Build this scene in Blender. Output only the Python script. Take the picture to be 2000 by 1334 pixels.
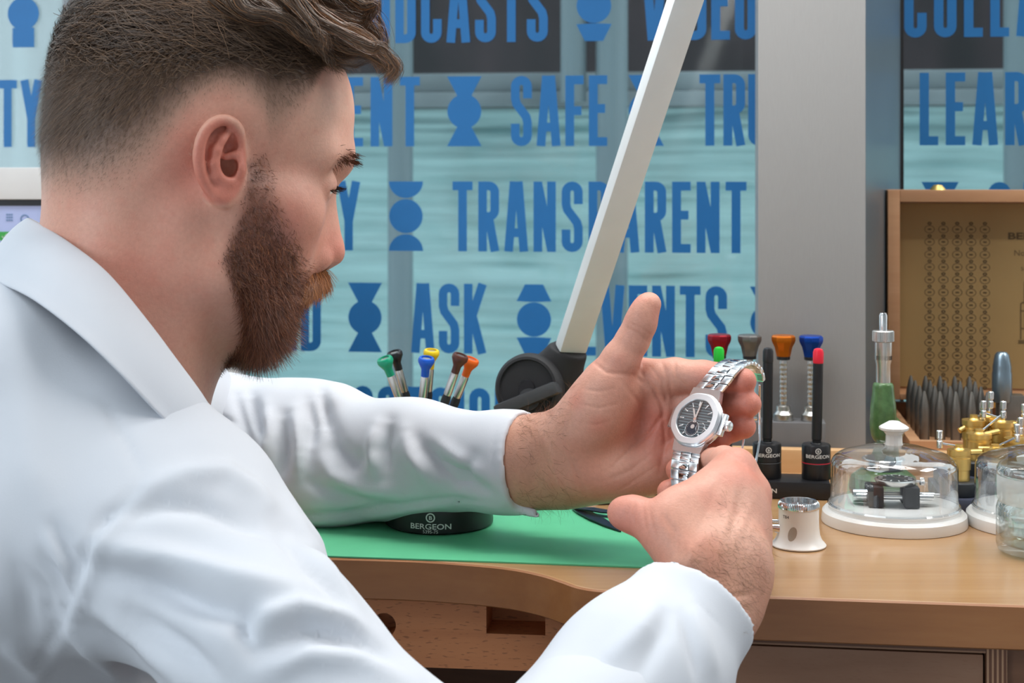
import bpy, bmesh, math, random
import numpy as np
from mathutils import Vector, Matrix

for _o in list(bpy.data.objects):
    bpy.data.objects.remove(_o, do_unlink=True)
SC = bpy.context.scene
COL = SC.collection
random.seed(7)
RNG = np.random.default_rng(11)

# ------------------------------------------------------------------ camera
CAM_Z = 1.213            # height of the lens; the bench top is 0.263 m below it
TABLE = 0.95
FPX = 3000.0             # focal length in pixels of the 2000 px wide frame
HORIZON = 330.0          # image row of the horizon (vertical shift, verticals stay upright)
cam_data = bpy.data.cameras.new('camera')
cam_data.sensor_width = 36.0
cam_data.lens = FPX / 2000.0 * 36.0
cam_data.shift_y = -(667.0 - HORIZON) / 2000.0
cam_data.clip_start = 0.05
cam_data.dof.use_dof = True
cam_data.dof.focus_distance = 1.04
cam_data.dof.aperture_fstop = 14.0
cam = bpy.data.objects.new('camera', cam_data)
COL.objects.link(cam)
cam.location = (0, 0, CAM_Z)
cam.rotation_euler = (math.radians(90), 0, 0)
SC.camera = cam

# ------------------------------------------------------------------ world and light
world = bpy.data.worlds.new('world')
SC.world = world
world.use_nodes = True
_bg = world.node_tree.nodes['Background']
_bg.inputs['Color'].default_value = (0.88, 0.95, 1.0, 1)
_bg.inputs['Strength'].default_value = 1.55

def area_light(name, loc, target, size, size_y, power, color):
    d = bpy.data.lights.new(name, 'AREA')
    d.shape = 'RECTANGLE'
    d.size = size
    d.size_y = size_y
    d.energy = power
    d.color = color
    o = bpy.data.objects.new(name, d)
    COL.objects.link(o)
    o.location = loc
    v = Vector(target) - Vector(loc)
    o.rotation_euler = v.to_track_quat('-Z', 'Y').to_euler()
    return o

area_light('unseen_overhead_light', (0.42, 1.20, 2.68), (0.22, 1.10, 0.9), 1.3, 0.7, 10, (1.0, 0.97, 0.94))
area_light('unseen_overhead_light', (-1.25, 0.1, 2.68), (-0.9, 0.4, 0.0), 1.2, 1.2, 15, (0.90, 0.96, 1.0))  # added bluish fill from above left, out of view
area_light('left_fill_light', (-2.20, -0.35, 1.55), (-0.3, 0.95, 1.0), 1.5, 1.3, 33, (0.80, 0.91, 1.0))  # unseen bluish fill light, added to brighten the back of the coat
area_light('unseen_overhead_light', (1.55, 0.75, 2.66), (0.0, 1.0, 1.0), 1.0, 0.8, 22, (1.0, 0.97, 0.94))  # added fill from the right, out of view, brightens face and hands

vs = SC.view_settings
SC.display_settings.display_device = 'sRGB'
vs.view_transform = 'Standard'
vs.look = 'None'
vs.gamma = 1.0
vs.use_curve_mapping = False
vs.exposure = 0.14
if hasattr(SC, 'cycles'):          # light paths: short interior bounces are enough here
    SC.cycles.max_bounces = 7
    SC.cycles.diffuse_bounces = 3
    SC.cycles.glossy_bounces = 3
    SC.cycles.transmission_bounces = 4
    SC.cycles.transparent_max_bounces = 10
    SC.cycles.caustics_reflective = False
    SC.cycles.caustics_refractive = False

# ------------------------------------------------------------------ geometry of the place
ALPHA = math.radians(7.5)        # the bench and the window run slightly towards the lens on the right
EX = Vector((math.cos(ALPHA), -math.sin(ALPHA), 0))
EY = Vector((math.sin(ALPHA), math.cos(ALPHA), 0))

def P(px, py, d):
    """photo pixel + distance from the lens plane -> point of the room"""
    return Vector(((px - 1000.0) / FPX * d, d, CAM_Z - (py - HORIZON) / FPX * d))

def T(px, py, z=TABLE):
    """point of a horizontal surface seen at a pixel"""
    d = (CAM_Z - z) * FPX / (py - HORIZON)
    return P(px, py, d)

def on_plane(px, py, d0):
    """point of a vertical plane parallel to the window that lies d0 away at the photo's middle column"""
    u = (px - 1000.0) / FPX
    d = d0 / (1.0 + u * math.tan(ALPHA))
    return P(px, py, d)

# ------------------------------------------------------------------ materials
MATS = {}
def srgb(r, g, b):
    f = lambda c: ((c / 255.0) / 12.92) if c / 255.0 <= 0.04045 else (((c / 255.0) + 0.055) / 1.055) ** 2.4
    return (f(r), f(g), f(b))

def new_mat(name):
    m = bpy.data.materials.new(name)
    m.use_nodes = True
    nt = m.node_tree
    return m, nt, nt.nodes['Principled BSDF']

def mat(name, col, rough=0.5, metal=0.0, var=0.06, scale=40.0, bump=0.0, bscale=200.0, coat=0.0, trans=0.0, ior=1.45,
        stretch=(1, 1, 1), spec=0.5, sheen=0.0, emit=None):
    if name in MATS:
        return MATS[name]
    m, nt, b = new_mat(name)
    tc = nt.nodes.new('ShaderNodeTexCoord')
    mp = nt.nodes.new('ShaderNodeMapping')
    mp.inputs['Scale'].default_value = stretch
    nt.links.new(tc.outputs['Object'], mp.inputs['Vector'])
    n = nt.nodes.new('ShaderNodeTexNoise')
    n.inputs['Scale'].default_value = scale
    n.inputs['Detail'].default_value = 4
    nt.links.new(mp.outputs['Vector'], n.inputs['Vector'])
    r = nt.nodes.new('ShaderNodeValToRGB')
    lo = [max(0, c * (1 - var)) for c in col]
    hi = [min(1, c * (1 + var)) for c in col]
    r.color_ramp.elements[0].position = 0.3
    r.color_ramp.elements[1].position = 0.7
    r.color_ramp.elements[0].color = (*lo, 1)
    r.color_ramp.elements[1].color = (*hi, 1)
    nt.links.new(n.outputs['Fac'], r.inputs['Fac'])
    nt.links.new(r.outputs['Color'], b.inputs['Base Color'])
    b.inputs['Roughness'].default_value = rough
    b.inputs['Metallic'].default_value = metal
    b.inputs['Specular IOR Level'].default_value = spec
    b.inputs['Coat Weight'].default_value = coat
    b.inputs['Coat Roughness'].default_value = 0.08
    b.inputs['Transmission Weight'].default_value = trans
    b.inputs['IOR'].default_value = ior
    b.inputs['Sheen Weight'].default_value = sheen
    if emit:
        b.inputs['Emission Color'].default_value = (*emit[0], 1)
        b.inputs['Emission Strength'].default_value = emit[1]
    if bump:
        n2 = nt.nodes.new('ShaderNodeTexNoise')
        n2.inputs['Scale'].default_value = bscale
        n2.inputs['Detail'].default_value = 3
        nt.links.new(mp.outputs['Vector'], n2.inputs['Vector'])
        bp = nt.nodes.new('ShaderNodeBump')
        bp.inputs['Strength'].default_value = bump
        bp.inputs['Distance'].default_value = 0.001
        nt.links.new(n2.outputs['Fac'], bp.inputs['Height'])
        nt.links.new(bp.outputs['Normal'], b.inputs['Normal'])
    MATS[name] = m
    return m

def wood(name, c1, c2, c3, rough=0.35, axis=0, fleck=0.0, fleck_col=(0.2, 0.08, 0.04), scale=1.0, coat=0.0, rot=0.0):
    """fine-grained timber: long streaks along one axis, optional short beech flecks"""
    m, nt, b = new_mat(name)
    L = nt.links.new
    tc = nt.nodes.new('ShaderNodeTexCoord')
    mp = nt.nodes.new('ShaderNodeMapping')
    s = [60 * scale] * 3
    s[axis] = 3.0 * scale
    mp.inputs['Scale'].default_value = s
    mp.inputs['Rotation'].default_value = (0, 0, rot)
    L(tc.outputs['Object'], mp.inputs['Vector'])
    n = nt.nodes.new('ShaderNodeTexNoise')
    n.inputs['Scale'].default_value = 1.0
    n.inputs['Detail'].default_value = 6
    n.inputs['Roughness'].default_value = 0.6
    L(mp.outputs['Vector'], n.inputs['Vector'])
    r = nt.nodes.new('ShaderNodeValToRGB')
    r.color_ramp.elements[0].position = 0.25
    r.color_ramp.elements[0].color = (*c1, 1)
    r.color_ramp.elements[1].position = 0.75
    r.color_ramp.elements[1].color = (*c3, 1)
    e = r.color_ramp.elements.new(0.5)
    e.color = (*c2, 1)
    L(n.outputs['Fac'], r.inputs['Fac'])
    out = r.outputs['Color']
    if fleck:
        mp2 = nt.nodes.new('ShaderNodeMapping')
        s2 = [650 * scale] * 3
        s2[axis] = 150.0 * scale
        mp2.inputs['Scale'].default_value = s2
        L(tc.outputs['Object'], mp2.inputs['Vector'])
        v = nt.nodes.new('ShaderNodeTexNoise')
        v.inputs['Scale'].default_value = 1.0
        v.inputs['Detail'].default_value = 1.0
        L(mp2.outputs['Vector'], v.inputs['Vector'])
        rr = nt.nodes.new('ShaderNodeValToRGB')
        rr.color_ramp.elements[0].position = 0.60
        rr.color_ramp.elements[0].color = (0, 0, 0, 1)
        rr.color_ramp.elements[1].position = 0.70
        rr.color_ramp.elements[1].color = (fleck, fleck, fleck, 1)
        L(v.outputs['Fac'], rr.inputs['Fac'])
        mx = nt.nodes.new('ShaderNodeMixRGB')
        L(rr.outputs['Color'], mx.inputs['Fac'])
        L(out, mx.inputs['Color1'])
        mx.inputs['Color2'].default_value = (*fleck_col, 1)
        out = mx.outputs['Color']
    L(out, b.inputs['Base Color'])
    b.inputs['Roughness'].default_value = rough
    b.inputs['Coat Weight'].default_value = coat
    b.inputs['Coat Roughness'].default_value = 0.22
    bp = nt.nodes.new('ShaderNodeBump')
    bp.inputs['Strength'].default_value = 0.12
    bp.inputs['Distance'].default_value = 0.0006
    L(n.outputs['Fac'], bp.inputs['Height'])
    L(bp.outputs['Normal'], b.inputs['Normal'])
    MATS[name] = m
    return m

# ------------------------------------------------------------------ mesh helpers
class MB:
    """collects shapes, then links them as ONE mesh object"""
    def __init__(s):
        s.v = []
        s.f = []
    def add(s, v, f, M=None):
        o = len(s.v)
        for p in v:
            p = Vector(p)
            s.v.append(M @ p if M is not None else p)
        for q in f:
            s.f.append([i + o for i in q])
        return s
    def box(s, x0, x1, y0, y1, z0, z1, M=None, bev=0.0):
        if bev <= 0:
            v = [(x, y, z) for x in (x0, x1) for y in (y0, y1) for z in (z0, z1)]
            f = [(0, 1, 3, 2), (4, 6, 7, 5), (0, 4, 5, 1), (2, 3, 7, 6), (0, 2, 6, 4), (1, 5, 7, 3)]
            return s.add(v, f, M)
        bm = bmesh.new()
        bmesh.ops.create_cube(bm, size=1.0)
        for w in bm.verts:
            w.co = Vector(((x0 + x1) / 2 + w.co.x * (x1 - x0), (y0 + y1) / 2 + w.co.y * (y1 - y0), (z0 + z1) / 2 + w.co.z * (z1 - z0)))
        bmesh.ops.bevel(bm, geom=bm.edges[:], offset=bev, segments=2, profile=0.6, affect='EDGES')
        return s.addbm(bm, M)
    def addbm(s, bm, M=None):
        bm.verts.index_update()
        s.add([w.co.copy() for w in bm.verts], [[w.index for w in q.verts] for q in bm.faces], M)
        bm.free()
        return s
    def lathe(s, prof, n=40, M=None, cap0=True, cap1=True, a0=0.0, flute=0, fdepth=0.0):
        """prof = [(r, z), ...] turned about z"""
        v = []
        f = []
        for (r, z) in prof:
            for i in range(n):
                a = a0 + 2 * math.pi * i / n
                rr = r * (1 + (fdepth * math.cos(flute * a) if flute else 0))
                v.append((rr * math.cos(a), rr * math.sin(a), z))
        for j in range(len(prof) - 1):
            for i in range(n):
                k = (i + 1) % n
                f.append((j * n + i, j * n + k, (j + 1) * n + k, (j + 1) * n + i))
        if cap0 and prof[0][0] > 1e-7:
            f.append(tuple(reversed(range(n))))
        if cap1 and prof[-1][0] > 1e-7:
            b = (len(prof) - 1) * n
            f.append(tuple(b + i for i in range(n)))
        return s.add(v, f, M)
    def cyl(s, a, b, r0, r1=None, n=24):
        a = Vector(a)
        b = Vector(b)
        r1 = r0 if r1 is None else r1
        d = b - a
        M = Matrix.Translation(a) @ d.to_track_quat('Z', 'Y').to_matrix().to_4x4()
        return s.lathe([(r0, 0), (r1, d.length)], n, M)
    def tube(s, pts, r, n=10, closed=False, taper=None):
        pts = [Vector(p) for p in pts]
        m = len(pts)
        v = []
        f = []
        up = Vector((0.123, 0.31, 0.94)).normalized()
        for i, p in enumerate(pts):
            if closed:
                t = pts[(i + 1) % m] - pts[i - 1]
            else:
                t = pts[min(i + 1, m - 1)] - pts[max(i - 1, 0)]
            t.normalize()
            x = t.cross(up)
            if x.length < 1e-4:
                x = t.orthogonal()
            x.normalize()
            y = x.cross(t)
            rr = r * (taper[i] if taper else 1.0)
            for k in range(n):
                a = 2 * math.pi * k / n
                v.append(p + x * (rr * math.cos(a)) + y * (rr * math.sin(a)))
        for i in range(m if closed else m - 1):
            j = (i + 1) % m
            for k in range(n):
                l = (k + 1) % n
                f.append((i * n + k, i * n + l, j * n + l, j * n + k))
        if not closed:
            f.append(tuple(range(n)))
            f.append(tuple((m - 1) * n + k for k in reversed(range(n))))
        return s.add(v, f)
    def prism(s, pts, z0, z1, M=None):
        """pts: 2D outline, extruded in z"""
        n = len(pts)
        v = [(p[0], p[1], z0) for p in pts] + [(p[0], p[1], z1) for p in pts]
        f = [tuple(reversed(range(n))), tuple(range(n, 2 * n))]
        for i in range(n):
            j = (i + 1) % n
            f.append((i, j, n + j, n + i))
        return s.add(v, f, M)
    def mesh(s, name, sharp=35.0, smooth=True):
        me = bpy.data.meshes.new(name)
        me.from_pydata([tuple(p) for p in s.v], [], s.f)
        bm = bmesh.new()
        bm.from_mesh(me)
        bmesh.ops.remove_doubles(bm, verts=bm.verts, dist=1e-6)
        bmesh.ops.recalc_face_normals(bm, faces=bm.faces)
        bm.to_mesh(me)
        bm.free()
        if smooth:
            me.shade_smooth()
            me.set_sharp_from_angle(angle=math.radians(sharp))
        return me
    def build(s, name, m, parent=None, sharp=35.0, smooth=True, label=None, bevel=0.0, loc=None):
        o = bpy.data.objects.new(name, s.mesh(name, sharp, smooth))
        COL.objects.link(o)
        if m is not None:
            o.data.materials.append(m)
        if parent is not None:
            o.parent = parent
        if loc is not None:
            o.location = loc
        if label:
            o['label'] = label
        if bevel:
            md = o.modifiers.new('bevel', 'BEVEL')
            md.width = bevel
            md.segments = 2
            md.limit_method = 'ANGLE'
            md.angle_limit = math.radians(40)
        return o

def tag(o, label, cat, group=None, kind=None):
    o['label'] = label
    o['category'] = cat
    if group:
        o['group'] = group
    if kind:
        o['kind'] = kind
    return o

def thing(name, label, cat, loc=(0, 0, 0), rotz=0.0, group=None):
    o = bpy.data.objects.new(name, None)
    COL.objects.link(o)
    o.empty_display_size = 0.05
    o.location = loc
    o.rotation_euler = (0, 0, rotz)
    return tag(o, label, cat, group)

def struct(o):
    o['kind'] = 'structure'
    return o

def copy_tree(o, parent=None):
    c = o.copy()
    COL.objects.link(c)
    c.parent = parent
    for ch in list(o.children):
        copy_tree(ch, c)
    return c

def text_mesh(name, body, height, m, parent, M, sx=1.0, extrude=0.0, bold=0.0, align='CENTER'):
    """lettering as a thin mesh; M maps (x right, y up, z out) of the lettering to its parent"""
    cu = bpy.data.curves.new(name, 'FONT')
    cu.body = body
    cu.size = height / 0.73
    cu.align_x = align
    cu.offset = bold
    cu.extrude = extrude
    cu.resolution_u = 3
    o = bpy.data.objects.new(name, cu)
    COL.objects.link(o)
    dg = bpy.context.evaluated_depsgraph_get()
    me = bpy.data.meshes.new_from_object(o.evaluated_get(dg))
    bpy.data.objects.remove(o, do_unlink=True)
    bpy.data.curves.remove(cu)
    me.transform(Matrix.Diagonal((sx, 1, 1, 1)))
    me.transform(M)
    me.materials.clear()
    me.materials.append(m)
    q = bpy.data.objects.new(name, me)
    COL.objects.link(q)
    q.parent = parent
    return q

def wrap_text(o, r, z):
    """bend flat lettering (x right, y up) round an upright cylinder of radius r, facing -y"""
    for v in o.data.vertices:
        a = v.co.x / r
        v.co = Vector((r * math.sin(a), -r * math.cos(a), z + v.co.y))
    return o

# ------------------------------------------------------------------ implicit surfaces for soft forms
class SDF:
    def __init__(s, lo, hi, h):
        s.lo = np.array(lo, float)
        s.h = h
        s.n = [int(math.ceil((b - a) / h)) + 1 for a, b in zip(lo, hi)]
        s.val = np.full(s.n, 0.05, np.float32)
        s.ax = [(s.lo[i] + h * np.arange(s.n[i])).astype(np.float32) for i in range(3)]
    def _blk(s, lo, hi):
        sl = []
        for i in range(3):
            a = max(0, int(math.floor((lo[i] - s.lo[i]) / s.h)))
            b = min(s.n[i], int(math.ceil((hi[i] - s.lo[i]) / s.h)) + 1)
            if b - a < 1:
                return None, None
            sl.append(slice(a, b))
        g = [s.ax[0][sl[0]][:, None, None], s.ax[1][sl[1]][None, :, None], s.ax[2][sl[2]][None, None, :]]
        return tuple(sl), g
    def _mix(s, sl, d, k, op):
        a = s.val[sl]
        if op == 'u':
            if k > 0:
                h = np.maximum(k - np.abs(a - d), 0) / k
                s.val[sl] = np.minimum(a, d) - h * h * k * 0.25
            else:
                s.val[sl] = np.minimum(a, d)
        else:
            d = -d
            if k > 0:
                h = np.maximum(k - np.abs(a - d), 0) / k
                s.val[sl] = np.maximum(a, d) + h * h * k * 0.25
            else:
                s.val[sl] = np.maximum(a, d)
    def cone(s, a, b, ra, rb=None, k=0.004, op='u', flat=None):
        """round cone from a to b"""
        a = np.array(a, float)
        b = np.array(b, float)
        rb = ra if rb is None else rb
        R = max(ra, rb)
        m = R + 1.2 * k + 3 * s.h
        sl, g = s._blk(np.minimum(a, b) - m, np.maximum(a, b) + m)
        if sl is None:
            return s
        ba = (b - a).astype(np.float32)
        l2 = float(ba @ ba) + 1e-12
        px, py, pz = g[0] - np.float32(a[0]), g[1] - np.float32(a[1]), g[2] - np.float32(a[2])
        t = np.clip((px * ba[0] + py * ba[1] + pz * ba[2]) / l2, 0, 1)
        dx, dy, dz = px - t * ba[0], py - t * ba[1], pz - t * ba[2]
        if flat is not None:      # flatten along a direction: (unit vector, factor > 1 squeezes)
            fv, ff = flat
            q = dx * fv[0] + dy * fv[1] + dz * fv[2]
            d = np.sqrt(dx * dx + dy * dy + dz * dz + (ff * ff - 1) * q * q) - (ra + (rb - ra) * t)
            d = d / max(1.0, 0.6 * ff)
        else:
            d = np.sqrt(dx * dx + dy * dy + dz * dz) - (ra + (rb - ra) * t)
        s._mix(sl, d.astype(np.float32), k, op)
        return s
    def chain(s, pts, rad, k=0.004, op='u', flat=None):
        for i in range(len(pts) - 1):
            s.cone(pts[i], pts[i + 1], rad[i], rad[i + 1], k, op, flat)
        return s
    def ell(s, c, r, R=None, k=0.004, op='u'):
        """ellipsoid; rows of R are its axes"""
        c = np.array(c, float)
        r = np.array(r, float)
        m = max(r) + 1.2 * k + 3 * s.h
        sl, g = s._blk(c - m, c + m)
        if sl is None:
            return s
        p = [g[i] - np.float32(c[i]) for i in range(3)]
        if R is not None:
            R = np.array(R, float)
            p = [p[0] * np.float32(R[i][0]) + p[1] * np.float32(R[i][1]) + p[2] * np.float32(R[i][2]) for i in range(3)]
        q0 = sum((p[i] / np.float32(r[i])) ** 2 for i in range(3))
        q1 = sum((p[i] / np.float32(r[i] ** 2)) ** 2 for i in range(3))
        k0 = np.sqrt(q0)
        d = k0 * (k0 - 1) / np.sqrt(q1 + 1e-9)
        s._mix(sl, d.astype(np.float32), k, op)
        return s
    def half(s, c, n, k=0.0):
        """keep only the side of a plane that n points away from"""
        d = (s.ax[0][:, None, None] - np.float32(c[0])) * np.float32(n[0]) + (s.ax[1][None, :, None] - np.float32(c[1])) * np.float32(n[1]) + (s.ax[2][None, None, :] - np.float32(c[2])) * np.float32(n[2])
        s.val = np.maximum(s.val, d.astype(np.float32))
        return s
    def mesh(s):
        V = s.val
        nx, ny, nz = V.shape
        ins = V < 0
        cnt = np.zeros((nx - 1, ny - 1, nz - 1), np.int8)
        cor = [(i, j, k) for i in (0, 1) for j in (0, 1) for k in (0, 1)]
        for (i, j, k) in cor:
            cnt += ins[i:nx - 1 + i, j:ny - 1 + j, k:nz - 1 + k]
        act = (cnt > 0) & (cnt < 8)
        I, J, K = np.nonzero(act)
        idx = np.full(act.shape, -1, np.int64)
        idx[I, J, K] = np.arange(len(I))
        acc = np.zeros((len(I), 3))
        num = np.zeros(len(I))
        cv = {c: V[I + c[0], J + c[1], K + c[2]].astype(np.float64) for c in cor}
        for a in cor:
            for ax in range(3):
                if a[ax] == 0:
                    b = list(a)
                    b[ax] = 1
                    b = tuple(b)
                    va, vb = cv[a], cv[b]
                    m = (va < 0) != (vb < 0)
                    t = np.where(m, va / np.where(m, va - vb, 1), 0)
                    pt = np.tile(np.array(a, float), (len(I), 1))
                    pt[:, ax] += t
                    acc += pt * m[:, None]
                    num += m
        P3 = acc / np.maximum(num, 1)[:, None]
        verts = (np.stack([I, J, K], 1) + P3) * s.h + s.lo
        quads = []
        for ax in range(3):
            sh = [nx, ny, nz]
            A = [slice(1, sh[i] - 1) for i in range(3)]
            B = [slice(1, sh[i] - 1) for i in range(3)]
            A[ax] = slice(0, sh[ax] - 1)
            B[ax] = slice(1, sh[ax])
            ia, ib = ins[tuple(A)], ins[tuple(B)]
            ch = np.nonzero(ia != ib)
            off = [1, 1, 1]
            off[ax] = 0
            e = [ch[i] + off[i] for i in range(3)]
            flip = ia[ch]
            u, w = [(1, 2), (2, 0), (0, 1)][ax]
            q = []
            for (du, dw) in ((-1, -1), (0, -1), (0, 0), (-1, 0)):
                c = [e[0].copy(), e[1].copy(), e[2].copy()]
                c[u] = c[u] + du
                c[w] = c[w] + dw
                q.append(idx[c[0], c[1], c[2]])
            q = np.stack(q, 1)
            q[~flip] = q[~flip][:, ::-1]
            quads.append(q)
        Q = np.concatenate(quads)
        Q = Q[(Q >= 0).all(1)]
        return verts, Q

def relax(v, q, it=2, lam=0.5):
    n = len(v)
    e = np.concatenate([q[:, [0, 1]], q[:, [1, 2]], q[:, [2, 3]], q[:, [3, 0]]])
    e = np.concatenate([e, e[:, ::-1]])
    deg = np.bincount(e[:, 0], minlength=n).astype(float)
    for _ in range(it):
        s = np.stack([np.bincount(e[:, 0], v[e[:, 1], i], n) for i in range(3)], 1)
        v = v + lam * (s / np.maximum(deg, 1)[:, None] - v)
    return v

def vnormals(v, q):
    a = v[q[:, 2]] - v[q[:, 0]]
    b = v[q[:, 3]] - v[q[:, 1]]
    fn = np.cross(a, b)
    n = np.zeros_like(v)
    for i in range(4):
        for c in range(3):
            n[:, c] += np.bincount(q[:, i], fn[:, c], len(v))
    return n / np.maximum(np.linalg.norm(n, axis=1), 1e-12)[:, None]

def project(v):
    d = v[:, 1]
    return np.stack([1000 + FPX * v[:, 0] / d, HORIZON + FPX * (CAM_Z - v[:, 2]) / d], 1)

def poly_dist(p, pts):
    """distance of points p (n,2 or n,3) from a polyline, and the parameter 0..1 along it"""
    pts = np.array(pts, float)
    best = np.full(len(p), 1e9)
    par = np.zeros(len(p))
    m = len(pts) - 1
    for i in range(m):
        a, b = pts[i], pts[i + 1]
        ab = b - a
        t = np.clip(((p - a) @ ab) / (ab @ ab + 1e-12), 0, 1)
        d = np.linalg.norm(p - a - t[:, None] * ab, axis=1)
        c = d < best
        best[c] = d[c]
        par[c] = (i + t[c]) / m
    return best, par

def np_mesh(name, v, q, m, parent=None, col=None, smooth=True):
    me = bpy.data.meshes.new(name)
    me.vertices.add(len(v))
    me.vertices.foreach_set('co', np.asarray(v, np.float32).ravel())
    q = np.asarray(q)
    w = q.shape[1]
    me.loops.add(q.size)
    me.loops.foreach_set('vertex_index', q.astype(np.int32).ravel())
    me.polygons.add(len(q))
    me.polygons.foreach_set('loop_start', np.arange(0, q.size, w, dtype=np.int32))
    me.update(calc_edges=True)
    me.validate()
    if col is not None:
        at = me.color_attributes.new('tint', 'FLOAT_COLOR', 'POINT')
        c4 = np.ones((len(v), 4), np.float32)
        c4[:, :3] = col
        at.data.foreach_set('color', c4.ravel())
    if smooth:
        me.shade_smooth()
    o = bpy.data.objects.new(name, me)
    COL.objects.link(o)
    me.materials.append(m)
    if parent is not None:
        o.parent = parent
    return o

def smoothstep(a, b, x):
    t = np.clip((x - a) / (b - a), 0, 1)
    return t * t * (3 - 2 * t)

def vnoise(p, scale, seed=0):
    """cheap smooth 3D value noise, -1..1"""
    p = np.asarray(p) * scale
    r = np.random.default_rng(seed)
    tab = r.uniform(-1, 1, 4096)
    i = np.floor(p).astype(np.int64)
    f = p - i
    f = f * f * (3 - 2 * f)
    out = np.zeros(len(p))
    for dx in (0, 1):
        for dy in (0, 1):
            for dz in (0, 1):
                hsh = ((i[:, 0] + dx) * 73856093) ^ ((i[:, 1] + dy) * 19349663) ^ ((i[:, 2] + dz) * 83492791)
                w = (f[:, 0] if dx else 1 - f[:, 0]) * (f[:, 1] if dy else 1 - f[:, 1]) * (f[:, 2] if dz else 1 - f[:, 2])
                out += w * tab[hsh & 4095]
    return out

# ================================================================== THE SETTING
W0 = 1.80                         # distance of the window at the photo's middle column
def WP(s, z, d0=W0):
    """point of a vertical plane parallel to the window: s metres along it, height z"""
    return Vector((s * math.cos(ALPHA), d0 - s * math.sin(ALPHA), z))
def s_of(px, d0=W0):
    u = (px - 1000.0) / FPX
    d = d0 / (1.0 + u * math.tan(ALPHA))
    return u * d / math.cos(ALPHA)
def zw(py, d0=W0):
    return CAM_Z - (py - HORIZON) / FPX * d0
def frame_at(pt, rot=0.0):
    """matrix with x along the bench, y into the window, z up"""
    return Matrix.Translation(Vector(pt)) @ Matrix.Rotation(-ALPHA + rot, 4, 'Z')

M_floor = mat('floor_vinyl', srgb(112, 110, 108), 0.5, var=0.1, scale=6)
M_pillar = mat('grey_anodised_cladding', srgb(150, 149, 148), 0.5, metal=0.0, var=0.03, scale=300, stretch=(8, 8, 0.3), bump=0.03)
M_dark = mat('black_gasket', (0.012, 0.012, 0.014), 0.5)
W_top = wood('worktop_beech', srgb(168, 126, 84), srgb(178, 137, 94), srgb(186, 147, 104), rough=0.26, axis=0, rot=ALPHA, scale=1.0, coat=0.35)
W_edge = wood('front_edge_beech', srgb(146, 90, 46), srgb(158, 101, 54), srgb(168, 112, 63), rough=0.4, axis=0, rot=ALPHA, coat=0.2)  # tone of the front edge strip, darker than the worktop
W_apron = wood('apron_beech', srgb(190, 118, 72), srgb(204, 132, 84), srgb(212, 142, 94), rough=0.5, axis=0, fleck=0.55, fleck_col=srgb(120, 66, 38))
W_ledge = wood('ledge_beech', srgb(206, 158, 108), srgb(214, 170, 122), srgb(222, 182, 136), rough=0.45, axis=0)
W_dark = wood('cabinet_walnut', srgb(104, 66, 44), srgb(118, 78, 54), srgb(132, 90, 64), rough=0.5, axis=0)

def ply(name, axis, period, c1, c2):
    m, nt, b = new_mat(name)
    L = nt.links.new
    tc = nt.nodes.new('ShaderNodeTexCoord')
    sp = nt.nodes.new('ShaderNodeSeparateXYZ')
    L(tc.outputs['Object'], sp.inputs[0])
    ma = nt.nodes.new('ShaderNodeMath')
    ma.operation = 'MULTIPLY'
    ma.inputs[1].default_value = 1.0 / period
    L(sp.outputs[axis], ma.inputs[0])
    fr = nt.nodes.new('ShaderNodeMath')
    fr.operation = 'FRACT'
    L(ma.outputs[0], fr.inputs[0])
    r = nt.nodes.new('ShaderNodeValToRGB')
    r.color_ramp.elements[0].position = 0.55
    r.color_ramp.elements[0].color = (*c1, 1)
    r.color_ramp.elements[1].position = 0.66
    r.color_ramp.elements[1].color = (*c2, 1)
    L(fr.outputs[0], r.inputs['Fac'])
    L(r.outputs['Color'], b.inputs['Base Color'])
    b.inputs['Roughness'].default_value = 0.5
    return m
M_ply_v = ply('plywood_edge_upright', 0, 0.0029, srgb(112, 70, 48), srgb(188, 146, 112))
M_ply_h = ply('plywood_edge_level', 2, 0.0029, srgb(106, 68, 48), srgb(160, 120, 92))

# floor
struct(MB().box(-2.5, 2.5, -1.2, 1.95, -0.04, 0.0).build('floor', M_floor))

M_wall = mat('white_wall_paint', srgb(214, 216, 218), 0.8, var=0.02, scale=3)
struct(MB().box(-2.35, -2.25, -1.65, 1.98, 0.0, 2.8).build('wall_left', M_wall, smooth=False))
fill_frm = MB()  # made-up frame on the closed left wall, set around the fill light
for a_ in ((-1.20, -1.12, 0.85, 2.30), (0.42, 0.50, 0.85, 2.30), (-1.12, 0.42, 0.85, 0.92), (-1.12, 0.42, 2.23, 2.30), (-0.37, -0.33, 0.92, 2.23)):
    fill_frm.box(-2.26, -2.21, *a_)
struct(fill_frm.build('fill_light_frame', mat('fill_frame_white', srgb(226, 226, 224), 0.5), smooth=False))
struct(MB().box(2.25, 2.35, -1.65, 1.45, 0.0, 2.8).build('wall_right', M_wall, smooth=False))
struct(MB().box(-2.35, 2.35, -1.65, -1.55, 0.0, 2.8).build('wall_front', M_wall, smooth=False))
struct(MB().box(-2.35, 2.35, -1.65, 1.60, 2.78, 2.86).build('ceiling', M_wall, smooth=False))

# ---- window wall: sill wall, cladded pillar, two panes
LEDGE0, LEDGE_Z = 1.362, TABLE + 0.020
SILL = 0.80
F0 = frame_at(WP(0, 0, W0))
struct(MB().box(-2.4, 2.4, -0.02, 0.10, 0.0, SILL, F0).build('wall_back', mat('sill_wall_paint', srgb(190, 190, 188), 0.7)))
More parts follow.
